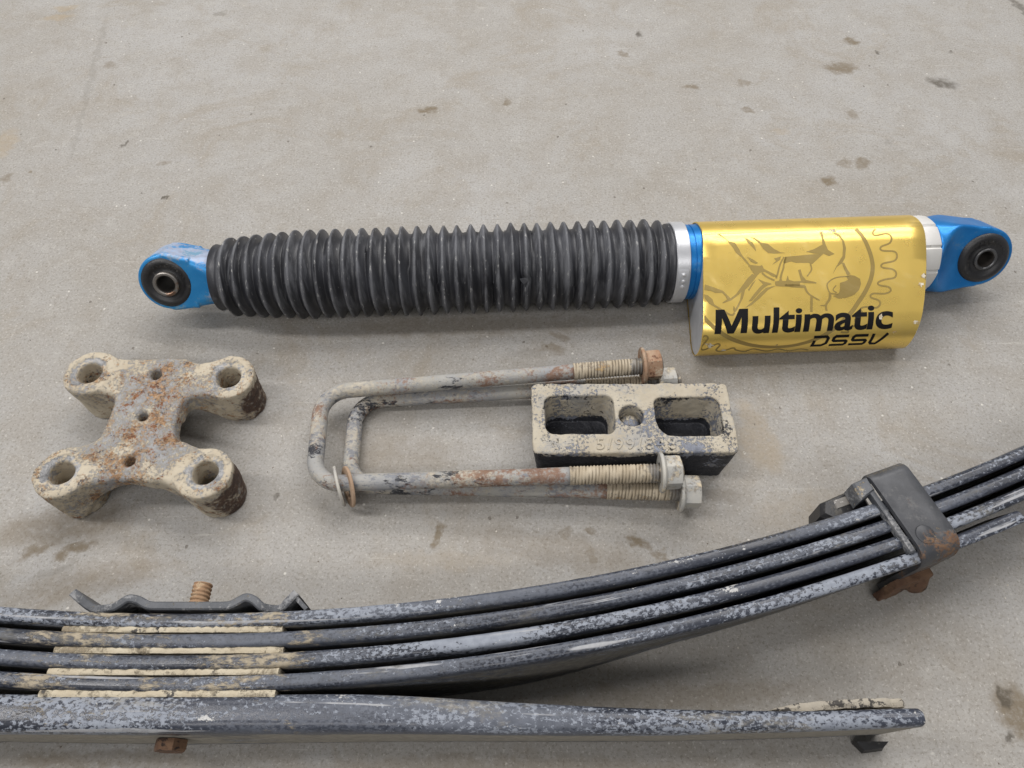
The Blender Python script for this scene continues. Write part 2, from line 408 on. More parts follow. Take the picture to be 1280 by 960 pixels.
def mesh(name, V, F, mat, parent=None, uv=None, attrs=None, **kw):
    me = bpy.data.meshes.new(name)
    V = np.asarray(V, float) * MM
    me.from_pydata(V.tolist(), [], [tuple(int(i) for i in f) for f in F])
    if uv is not None:
        ul = me.uv_layers.new(name='UVMap')
        li = np.zeros(len(me.loops), int)
        me.loops.foreach_get('vertex_index', li)
        ul.data.foreach_set('uv', (np.asarray(uv)[li] * MM).ravel())
    for k, a in (attrs or {}).items():
        at = me.attributes.new(k, 'FLOAT', 'POINT')
        at.data.foreach_set('value', np.asarray(a, float))
    me.update()
    return finish(me, name, mat, parent, **kw)


def thing(name, label, cat, loc=(0, 0, 0), rotz=0, group=None):
    o = bpy.data.objects.new(name, None)
    col.objects.link(o)
    o.empty_display_size = 0.02
    o.location = Vector(loc) * MM
    o.rotation_euler = (0, 0, rotz)
    return tag(o, label, cat, group)


def tag(o, label, cat, group=None):
    o['label'] = label
    o['category'] = cat
    if group:
        o['group'] = group
    return o


def grid_faces(nu, nv, closed_v=True):
    F = []
    for i in range(nu - 1):
        for j in range(nv if closed_v else nv - 1):
            k = (j + 1) % nv
            F.append((i * nv + j, i * nv + k, (i + 1) * nv + k, (i + 1) * nv + j))
    return F


def lathe(profile, nseg=64, cap=True, wob=None):
    """profile (x, r) turned about the X axis"""
    P = np.asarray(profile, float)
    a = np.arange(nseg) * 2 * np.pi / nseg
    V, UV = [], []
    s = np.concatenate([[0], np.cumsum(np.hypot(*np.diff(P, axis=0).T))])
    for i, (x, r) in enumerate(P):
        rr = np.full(nseg, r)
        xx = np.full(nseg, x)
        if wob is not None:
            dx, dr = wob(x, r, a)
            xx = xx + dx
            rr = rr + dr
        V.append(np.stack([xx, rr * np.cos(a), rr * np.sin(a)], 1))
        UV.append(np.stack([np.full(nseg, s[i]), a * r], 1))
    V = np.concatenate(V); UV = np.concatenate(UV)
    F = [f[::-1] for f in grid_faces(len(P), nseg)]
    if cap:
        n = len(P)
        F.append(tuple(range(nseg)))
        F.append(tuple(range((n - 1) * nseg, n * nseg))[::-1])
    return V, F, UV


def ring_profile(x0, x1, ri, ro, b=0.6):
    """closed tube section with bevelled rims, as a loop of (x, r)"""
    return [(x0 + b, ri), (x0, ri + b), (x0, ro - b), (x0 + b, ro), (x1 - b, ro), (x1, ro - b), (x1, ri + b), (x1 - b, ri), (x0 + b, ri)]


def orient(V, origin, xdir, up=(0, 0, 1)):
    x = Vector(xdir).normalized()
    u = Vector(up)
    y = u.cross(x).normalized()
    z = x.cross(y)
    Rm = np.array([x, y, z]).T
    return np.asarray(V) @ Rm.T + np.asarray(origin, float)


def tube(path, r, nseg=20):
    P = np.asarray(path, float)
    n = len(P)
    T = np.gradient(P, axis=0)
    T /= np.linalg.norm(T, axis=1)[:, None]
    s = np.concatenate([[0], np.cumsum(np.linalg.norm(np.diff(P, axis=0), axis=1))])
    a = np.arange(nseg) * 2 * np.pi / nseg
    V, UV = [], []
    for i in range(n):
        up = np.array([0, 0, 1.0])
        y = np.cross(up, T[i]); y /= np.linalg.norm(y)
        z = np.cross(T[i], y)
        ri = r[i] if hasattr(r, '__len__') else r
        V.append(P[i] + ri * (np.outer(np.cos(a), y) + np.outer(np.sin(a), z)))
        UV.append(np.stack([np.full(nseg, s[i]), a * ri], 1))
    F = grid_faces(n, nseg)
    F.append(tuple(range(nseg))[::-1])
    F.append(tuple(range((n - 1) * nseg, n * nseg)))
    return np.concatenate(V), F, np.concatenate(UV)


def rbox(name, size, mat, parent, bev=1.0, loc=(0, 0, 0), rot=(0, 0, 0), segs=2, taper=None):
    bm = bmesh.new()
    bmesh.ops.create_cube(bm, size=1)
    for v in bm.verts:
        v.co = Vector((v.co.x * size[0], v.co.y * size[1], v.co.z * size[2]))
        if taper and v.co.z > 0:
            v.co.x *= taper[0]; v.co.y *= taper[1]
    bmesh.ops.bevel(bm, geom=list(bm.edges), offset=bev, segments=segs, affect='EDGES', profile=0.6)
    for v in bm.verts:
        v.co *= MM
    me = bpy.data.meshes.new(name)
    bm.to_mesh(me); bm.free()
    return finish(me, name, mat, parent, loc=loc, rot=rot)


def value_noise(X, Y, Z, scale, seed):
    rng = np.random.default_rng(seed)
    n = 32
    T = rng.random((n, n, n))
    p = [X / scale, Y / scale, Z / scale]
    i = [np.floor(q).astype(int) for q in p]
    f = [q - j for q, j in zip(p, i)]
    f = [g * g * (3 - 2 * g) for g in f]
    res = 0
    for a in (0, 1):
        for b in (0, 1):
            for c in (0, 1):
                w = (f[0] if a else 1 - f[0]) * (f[1] if b else 1 - f[1]) * (f[2] if c else 1 - f[2])
                res = res + w * T[(i[0] + a) % n, (i[1] + b) % n, (i[2] + c) % n]
    return res - 0.5


def surface(fn, lo, hi, h):
    """surface nets: one smooth closed skin round the region where fn < 0"""
    ax = [np.arange(a, b + h, h) for a, b in zip(lo, hi)]
    X, Y, Z = np.meshgrid(*ax, indexing='ij')
    S = fn(X, Y, Z)
    S = np.clip(S, -3 * h, 3 * h)
    nx, ny, nz = [k - 1 for k in S.shape]
    acc = np.zeros((nx, ny, nz, 3)); cnt = np.zeros((nx, ny, nz))
    cor = [(a, b, c) for a in (0, 1) for b in (0, 1) for c in (0, 1)]
    sub = lambda a, b, c: S[a:a + nx, b:b + ny, c:c + nz]
    for p in cor:
        for k in range(3):
            if p[k] == 0:
                q = list(p); q[k] = 1
                s0, s1 = sub(*p), sub(*q)
                m = (s0 < 0) != (s1 < 0)
                t = np.where(m, s0 / np.where(m, s0 - s1, 1), 0)
                for d in range(3):
                    acc[..., d] += np.where(m, p[d] + (t if d == k else 0), 0)
                cnt += m
    act = cnt > 0
    idx = -np.ones(act.shape, int)
    idx[act] = np.arange(act.sum())
    ii = np.argwhere(act)
    V = (ii + acc[act] / cnt[act][:, None]) * h + np.asarray(lo, float)
    F = []
    for k in range(3):
        o = [1, 2, 0][k]; p = [2, 0, 1][k]
        sl0 = [slice(1, -1)] * 3; sl1 = [slice(1, -1)] * 3
        sl0[k] = slice(0, -1); sl1[k] = slice(1, None)
        a, b = S[tuple(sl0)] < 0, S[tuple(sl1)] < 0
        for inside, sgn in ((a & ~b, 1), (~a & b, -1)):
            e = np.argwhere(inside)
            base = e.copy()
            base[:, o] += 1; base[:, p] += 1
            d = np.zeros(3, int); c4 = []
            for (u, w) in ((-1, -1), (0, -1), (0, 0), (-1, 0)):
                q = base.copy(); q[:, o] += u; q[:, p] += w
                c4.append(idx[q[:, 0], q[:, 1], q[:, 2]])
            q4 = np.stack(c4, 1)
            F.append(q4 if sgn > 0 else q4[:, ::-1])
    return V, np.concatenate(F)


def smin(a, b, k):
    h = np.clip(0.5 + 0.5 * (b - a) / k, 0, 1)
    return b + (a - b) * h - k * h * (1 - h)


def smax(a, b, k):
    return -smin(-a, -b, k)


def box2(X, Y, cx, cy, hx, hy, r):
    qx, qy = np.abs(X - cx) - hx + r, np.abs(Y - cy) - hy + r
    return np.hypot(np.maximum(qx, 0), np.maximum(qy, 0)) + np.minimum(np.maximum(qx, qy), 0) - r


def text_mesh(body, offset=0.0, shear=0.0, extrude=0.0, space=1.0):
    cu = bpy.data.curves.new('lettering', 'FONT')
    cu.body = body
    cu.size = 1.0
    cu.offset = offset
    cu.shear = shear
    cu.extrude = extrude
    cu.space_character = space
    cu.resolution_u = 6
    o = bpy.data.objects.new('lettering', cu)
    col.objects.link(o)
    dg = bpy.context.evaluated_depsgraph_get()
    me = bpy.data.meshes.new_from_object(o.evaluated_get(dg))
    bpy.data.objects.remove(o)
    V = np.array([v.co[:] for v in me.vertices])
    F = [tuple(p.vertices) for p in me.polygons]
    bpy.data.meshes.remove(me)
    return V, F


# ------------------------------------------------------------------ floor
STAINS = [(-330, 208, 60, 18, 10, 0.55, 'damp'), (-40, 395, 150, 14, 2, 0.4, 'damp'), (-90, 265, 60, 22, 5, 0.3, 'damp'), (30, 190, 90, 16, -12, 0.35, 'damp'), (-300, 165, 70, 14, 12, 0.4, 'damp'), (195, 275, 22, 30, 20, 0.5, 'clay'), (100, 90, 120, 10, 4, 0.35, 'damp'), (-489, 754, 190, 5, -80, 0.3, 'grey'), (655, 900, 8, 60, 12, 0.6, 'oil'), (-94, 702, 13, 7, 0, 0.8, 'damp'), (-6, 715, 5, 9, 0, 0.7, 'damp'), (387, 781, 25, 12, 0, 0.8, 'damp'), (415, 836, 13, 9, -10, 0.8, 'damp'), (498, 752, 20, 11, -20, 0.75, 'oil'), (207, 745, 12, 6, 0, 0.7, 'damp'), (157, 852, 6, 9, 0, 0.8, 'oil'), (133, 809, 8, 8, 0, 0.6, 'damp'), (268, 752, 9, 6, 0, 0.5, 'damp'), (264, 702, 7, 7, 0, 0.6, 'damp'), (327, 584, 10, 10, 0, 0.85, 'damp'), (368, 612, 10, 13, 0, 0.7, 'damp'), (348, 612, 10, 8, 0, 0.5, 'damp'), (378, 694, 7, 12, 0, 0.5, 'damp'), (404, 646, 7, 8, 0, 0.35, 'grey'), (292, 663, 12, 8, 0, 0.3, 'clay'), (-343, 190, 15, 6, 30, 0.75, 'damp'), (-317, 190, 17, 6, 20, 0.8, 'damp'), (-325, 174, 17, 5, 25, 0.45, 'grey'), (-54, 201, 5, 12, 0, 0.8, 'damp'), (93, 194, 12, 7, -35, 0.85, 'damp'), (107, 185, 9, 6, -30, 0.7, 'damp'), (60, 203, 6, 3, -10, 0.6, 'damp'), (56, 185, 5, 10, 0, 0.6, 'damp'), (39, 203, 5, 5, 0, 0.5, 'damp'), (34, 369, 15, 7, -10, 0.55, 'damp'), (42, 384, 13, 5, -15, 0.5, 'damp'), (10, 366, 18, 7, 0, 0.35, 'grey'), (322, 81, 15, 21, 10, 0.8, 'damp'), (319, 91, 5, 8, 0, 0.8, 'oil'), (313, 65, 4, 4, 0, 0.8, 'oil'), (194, 298, 14, 23, 20, 0.45, 'clay'), (160, 232, 18, 8, 0, 0.3, 'damp'), (-574, 890, 24, 8, 8, 0.55, 'clay'), (-572, 912, 20, 8, 8, 0.5, 'clay'), (-371, 899, 10, 8, 0, 0.55, 'grey'), (-478, 789, 8, 8, 0, 0.4, 'damp'), (-545, 643, 15, 31, 0, 0.5, 'clay'), (-522, 589, 8, 7, 0, 0.5, 'damp'), (-500, 598, 4, 5, 0, 0.6, 'damp'), (-365, 613, 7, 5, 20, 0.4, 'damp'), (-416, 643, 3, 6, 0, 0.7, 'oil'), (-349, 560, 2, 5, 0, 0.8, 'oil'), (-315, 215, 24, 9, 0, 0.5, 'damp'), (-107, 273, 38, 22, 0, 0.25, 'damp'), (-91, 302, 45, 11, 0, 0.2, 'grey'), (215, 219, 48, 20, 10, 0.25, 'clay'), (0, 49, 148, 8, 0, 0.35, 'damp'), (-258, 54, 69, 7, 0, 0.4, 'damp'), (237, 126, 65, 11, 20, 0.18, 'grey'), (-178, 230, 3, 3, 0, 0.7, 'oil'), (441, 812, 3, 5, 0, 0.7, 'oil'), (528, 814, 3, 5, 0, 0.7, 'oil'), (-46, 182, 69, 9, 0, 0.2, 'clay'),]
M['floor'] = concrete_material()
fl = mesh('floor', [(-4000, -4000, 0), (4000, -4000, 0), (4000, 4000, 0), (-4000, 4000, 0)], [(0, 1, 2, 3)], 'floor', smooth=False)
fl['kind'] = 'structure'
fl['label'] = 'worn grey concrete floor with damp brown marks and pale specks'


def grit(name, n, cols, smin_, smax_, seed, label):
    rng = random.Random(seed)
    V, F = [], []
    for i in range(n):
        x = rng.uniform(-700, 700); y = rng.uniform(30, 950); s = rng.uniform(smin_, smax_) * (1.6 if rng.random() < 0.06 else 1)
        b = len(V)
        fl_ = rng.uniform(0.25, 0.6)
        k = 6
        ph = rng.uniform(0, 6.28)
        el = rng.uniform(0.6, 1.0)
        for j in range(k):
            a = j * 2 * math.pi / k
            q = s * rng.uniform(0.7, 1.15)
            px, py = q * math.cos(a), q * math.sin(a) * el
            V.append((x + px * math.cos(ph) - py * math.sin(ph), y + px * math.sin(ph) + py * math.cos(ph), 0.02))
        V.append((x + s * rng.uniform(-.2, .2), y, s * fl_ * 1.4))
        for j in range(k):
            F.append((b + j, b + (j + 1) % k, b + k))
    mt = layered(name + '_grains', cols[0], cols[1], [], rough=0.9)
    o = mesh(name, V, F, mt, smooth=False)
    o['kind'] = 'stuff'
    o['label'] = label
    return o


grit('pale_grit', 650, ((0.62, 0.6, 0.55), (0.5, 0.46, 0.38)), 0.25, 0.75, 7, 'scattered pale sand grains on the concrete')
grit('dark_grit', 300, ((0.09, 0.08, 0.07), (0.16, 0.13, 0.1)), 0.25, 0.7, 8, 'scattered dark grit on the concrete')

# ------------------------------------------------------------------ shock absorber
SH = thing('shock_absorber', 'long shock absorber with black bellows boot, gold printed body and blue eyes', 'shock absorber', (0, 428.5, 0), 0.045)
AX = 38.0            # height of the axis
TH = R(62)
EN = np.array([0, -math.sin(TH), math.cos(TH)])     # direction in which the eye bores point
EU = np.array([0, math.cos(TH), math.sin(TH)])


def at_axis(V):
    V = np.asarray(V, float).copy(); V[:, 2] += AX
    return V


# bellows boot
NR, X0, X1 = 33, -245.0, 131.0
rng = np.random.default_rng(3)
pitch = (X1 - X0) / NR
prof, crest = [], []
prof += [(X0 - 4, 26.0), (X0 - 4.5, 28.0)]
crest += [0, 0.2]
for i in range(NR):
    x = X0 + i * pitch
    k = min(1, i / 5)
    ro = 33.5 + 4.4 * k + rng.uniform(-0.35, 0.35)
    if i >= NR - 1:
        ro = 36.4
    ri = ro - 6.6
    sh = (0.16 - 0.30 * min(1, i / 14)) * pitch if i < 14 else -0.02 * pitch
    w = pitch * 0.10
    c = x + pitch * 0.5 + sh
    prof += [(x + 0.2, ri), (x + 1.6, ri + 0.2), (c - w, ro - 0.75), (c - w * 0.45, ro - 0.12), (c + w * 0.45, ro - 0.1), (c + w, ro - 0.75), (x + pitch - 1.6, ri + 0.2), (x + pitch - 0.2, ri)]
    crest += [0, 0.05, 0.95, 1, 0.9, 0.6, 0, 0]
prof += [(X1 + 1, 33.0), (X1 + 5, 33.0), (X1 + 5, 30)]
crest += [0.3, 0.3, 0]
ph = rng.uniform(0, 6.28, 64); am = rng.uniform(0.3, 1.0, 64)


def boot_wob(x, r, a):
    i = int((x - X0) / pitch) % 64
    lean = 0.9 * max(0, 1 - (x - X0) / 170)
    dx = am[i] * 0.45 * np.sin(a + ph[i]) + lean * 1.6 * np.sin(a * 1.0 + 2.6)
    dr = 0.22 * np.sin(2 * a + ph[i]) + 0.12 * np.sin(5 * a + 2 * ph[i])
    # small tear where the convolutions were nicked
    g = np.exp(-((x - 9) / 7.0) ** 2) * np.exp(-(np.angle(np.exp(1j * (a - 2.62))) / 0.10) ** 2)
    dr = dr - 2.8 * g * (1 if r > 33 else 0.2)
    dx = dx + 1.6 * g
    return dx, dr


V, F, UV = lathe(prof, 112, False, boot_wob)
mesh('bellows_boot', at_axis(V), F, 'boot', SH, uv=UV, attrs={'crest': np.repeat(crest, 112)}, sharp=None)
bt = SH.children[0]
# torn flap on the boot
fa = 2.60
cn = np.array([0, math.cos(fa), math.sin(fa)]); ct = np.array([0, -math.sin(fa), math.cos(fa)])
fp = [(5, -1, 36.2), (8, -2, 37.2), (12, -2, 36.6), (11.5, 1, 37.6), (9.5, 6, 37.4), (8, 3, 37.9), (6, 1, 37.0)]
Vf = [np.array([x, 0, AX]) + cn * h + ct * t for x, t, h in fp]
Vf += [v - cn * 0.9 for v in Vf]
n = len(fp)
mesh('torn_flap', Vf, [tuple(range(n)), tuple(range(n, 2 * n))[::-1]] + [(i, n + i, n + (i + 1) % n, (i + 1) % n) for i in range(n)], 'boot', bt, uv=np.zeros((2 * n, 2)), attrs={'crest': [0.3] * (2 * n)}, smooth=False)

# strap clamp, collar, castle ring
V, F, UV = lathe(ring_profile(135.2, 146.6, 30.5, 34.6, 0.5), 96, False)
cl = mesh('hose_clamp', at_axis(V), F, 'strap', SH, uv=UV)
for k, da in enumerate((0.0, 0.16, 0.31)):
    a = 2.62 + da
    nrm = Vector((0, math.cos(a), math.sin(a)))
    V, F, UV = lathe([(0, 2.0), (1.2, 1.7), (1.7, 0.9), (1.8, 0.1)], 14)
    mesh('rivet', orient(V, (140.6, math.cos(a) * 34.9, AX + math.sin(a) * 34.9), nrm), F, 'strap', cl)
b_a = 2.72
Vb = []
nb = 12
for j in range(nb):
    a = 2.50 + 0.55 * j / (nb - 1)
    rr = 35.1 + 0.5 * math.sin(math.pi * j / (nb - 1))
    for x in (136.8, 144.6):
        Vb.append((x, math.cos(a) * rr, AX + math.sin(a) * rr))
    for x in (144.6, 136.8):
        Vb.append((x, math.cos(a) * 34.2, AX + math.sin(a) * 34.2))
Fb = [f for f in grid_faces(nb, 4)] + [(0, 1, 2, 3), tuple(range(4 * nb - 4, 4 * nb))[::-1]]
mesh('buckle', Vb, Fb, 'strap', cl)
V, F, UV = lathe([(146.8, 28), (146.8, 31.4), (147.4, 32), (151.0, 32.0), (151.3, 31.2), (152.2, 31.2), (152.5, 32.0), (156.6, 32.0), (158.5, 32), (158.5, 28)], 96, False)
mesh('collar', at_axis(V), F, 'blue', SH, uv=UV)
Vc, Fc = [], []
NS = 10
a_ = np.linspace(0, 2 * np.pi, NS * 12, endpoint=False)
prof_x = [(338, 29, 0), (338, 32.4, 1), (339, 33.0, 1), (355.8, 33.0, 1), (357.2, 32.2, 1), (357.4, 29.5, 0), (357.4, 24, 0)]
for (x, r, g) in prof_x:
    fr = ((a_ + 0.35) / (2 * np.pi) * NS) % 1
    slot = np.where((fr < 0.035) | (fr > 0.965), 1.6, 0.0) * g
    flat = -0.35 * np.cos((fr - 0.5) * 2 * np.pi) * g * 0.5
    rr = r - slot + flat
    Vc.append(np.stack([np.full_like(a_, x), rr * np.cos(a_), rr * np.sin(a_)], 1))
mesh('castle_ring', at_axis(np.concatenate(Vc)), [f[::-1] for f in grid_faces(len(prof_x), len(a_))], 'silver', SH, sharp=30)

# gold sleeve over tube and side reservoir
c1, r1, c2, r2 = np.array([0, 38.0]), 34.0, np.array([-61.0, 24.2]), 24.0
dd = c2 - c1
Ld = np.hypot(*dd)
an = math.atan2(dd[1], dd[0]) % (2 * math.pi) - math.acos((r1 - r2) / Ld)
FLs = math.sqrt(Ld ** 2 - (r1 - r2) ** 2)
A1 = (an - math.pi / 2) * r1


def sleeve(s, off=0.0):
    """point of the sleeve's outline at arc length s from the crown of the tube, towards the reservoir"""
    if s < A1:
        a = math.pi / 2 + s / r1; n_ = np.array([math.cos(a), math.sin(a)])
        return c1 + (r1 + off) * n_
    n_ = np.array([math.cos(an), math.sin(an)])
    if s < A1 + FLs:
        return c1 + (r1 + off) * n_ + np.array([-n_[1], n_[0]]) * (s - A1)
    a = an + (s - A1 - FLs) / r2; n_ = np.array([math.cos(a), math.sin(a)])
    return c2 + (r2 + off) * n_


# lower tangent closes the outline
an2 = math.atan2(dd[1], dd[0]) % (2 * math.pi) + math.acos((r1 - r2) / Ld)
s_low = A1 + FLs + (an2 - an) * r2
outline = []
for s in list(np.arange(0, A1, 2.0)) + list(np.arange(A1, A1 + FLs, 4.0)) + list(np.arange(A1 + FLs, s_low, 2.0)):
    outline.append((*sleeve(s), s))
n2 = np.array([math.cos(an2), math.sin(an2)])
q0 = c2 + r2 * n2; q1 = c1 + r1 * n2
for t in np.linspace(0, 1, 12)[:-1]:
    p = q0 + (q1 - q0) * t
    outline.append((*p, s_low + t * FLs))
a_end = math.pi / 2 + 2 * math.pi
for a in np.linspace(an2, a_end, 70)[:-1]:
    outline.append((*(c1 + r1 * np.array([math.cos(a), math.sin(a)])), s_low + FLs + (a - an2) * r1))
O = np.array(outline)
cy_ = c1 * 0.5 + c2 * 0.5


def xl(y):
    t = np.clip((4 - y) / 85, 0, 1)
    return 158.5 - 8.5 * t


def xr(y):
    t = np.clip((2 - y) / 87, 0, 1)
    return 344.5 - 6 * t - 13 * t ** 2.2


Vg, UVg = [], []
NXG = 16
for i in range(NXG + 4):
    if i == 0: f, sc = 0.0, -0.9
    elif i == 1: f, sc = 0.0, -0.25
    elif i == NXG + 2: f, sc = 1.0, -0.25
    elif i == NXG + 3: f, sc = 1.0, -0.9
    else: f, sc = (i - 2) / (NXG - 1), 0.0
    d = 0.35
    for (y, z, s) in O:
        x = xl(y) + (xr(y) - xl(y)) * f
        if sc == 0: x += d * (1 - 2 * f)
        elif sc == -0.25: x += 0.1 * (1 - 2 * f)
        v = np.array([y, z]) - cy_
        L_ = np.hypot(*v)
        v = v * (1 + sc / L_)
        Vg.append((x, cy_[0] + v[0], cy_[1] + v[1]))
        UVg.append((x, s))
no = len(O)
gs = mesh('gold_sleeve', Vg, grid_faces(NXG + 4, no), 'gold', SH, uv=UVg, sharp=40)
gs['label'] = 'gold anodised sleeve printed with an emblem and black lettering'
# end plates just inside the sleeve
for nm, fx, dx, sg in (('end_plate', xl, 0.8, 1), ('end_plate', xr, -0.8, -1)):
    Ve = []
    for k in (0, 1):
        for (y, z, s) in O:
            v = np.array([y, z]) - cy_
            v *= 1 - 1.0 / np.hypot(*v)
            Ve.append((fx(y) + dx + k * 3 * sg, cy_[0] + v[0], cy_[1] + v[1]))
    Fe = grid_faces(2, no) + [tuple(range(no))[::-1], tuple(range(no, 2 * no))]
    if sg > 0:
        Fe = [f[::-1] for f in Fe]
    mesh(nm, Ve, [f[::-1] for f in Fe] if sg > 0 else Fe, 'capgrey', SH, smooth=False)


def on_sleeve(P2, off):
    return [(x, *sleeve(s, off)) for x, s in P2]


def decal(name, V2, F2, mat, off, maxlen=3.0):
    bm = bmesh.new()
    vs = [bm.verts.new((x, s, 0)) for x, s in V2]
    for f in F2:
        try:
            bm.faces.new([vs[i] for i in f])
        except ValueError:
            pass
    bm.normal_update()
    bmesh.ops.triangulate(bm, faces=list(bm.faces))
    for _ in range(5):
        es = [e for e in bm.edges if abs(e.verts[0].co.y - e.verts[1].co.y) > maxlen]
        if not es:
            break
        bmesh.ops.subdivide_edges(bm, edges=es, cuts=1)
        bm.normal_update()
        bmesh.ops.triangulate(bm, faces=list(bm.faces))
    bm.normal_update()
    bm.verts.index_update()
    V2 = [(min(float(xr(sleeve(v.co.y)[0])) - 0.8, max(v.co.x, float(xl(sleeve(v.co.y)[0])) + 0.9)), v.co.y) for v in bm.verts]
    F2 = []
    for f in bm.faces:
        ids = [v.index for v in f.verts]
        if f.normal.z > 0:
            ids = ids[::-1]
        F2.append(ids)
    bm.free()
    return mesh(name, on_sleeve(V2, off), F2, mat, gs, uv=np.array(V2), sharp=None)


def smooth_path(P, n=6):
    P = [np.array(p, float) for p in P]
    out = []
    for i in range(len(P) - 1):
        p0 = P[max(i - 1, 0)]; p1 = P[i]; p2 = P[i + 1]; p3 = P[min(i + 2, len(P) - 1)]
        for k in range(n):
            t = k / n
            out.append(0.5 * ((2 * p1) + (-p0 + p2) * t + (2 * p0 - 5 * p1 + 4 * p2 - p3) * t ** 2 + (-p0 + 3 * p1 - 3 * p2 + p3) * t ** 3))
    out.append(P[-1])
    return np.array(out)


def ribbon(P, w0, w1=None, n=6, smooth=True):
    Q = smooth_path(P, n) if smooth else np.array(P, float)
    w1 = w0 if w1 is None else w1
    T = np.gradient(Q, axis=0); T /= np.linalg.norm(T, axis=1)[:, None] + 1e-9
    N = np.stack([-T[:, 1], T[:, 0]], 1)
    w = np.linspace(w0, w1, len(Q))[:, None] / 2
    V = np.concatenate([Q + N * w, Q - N * w])
    m = len(Q)
    return V.tolist(), [(i, i + 1, m + i + 1, m + i) for i in range(m - 1)]


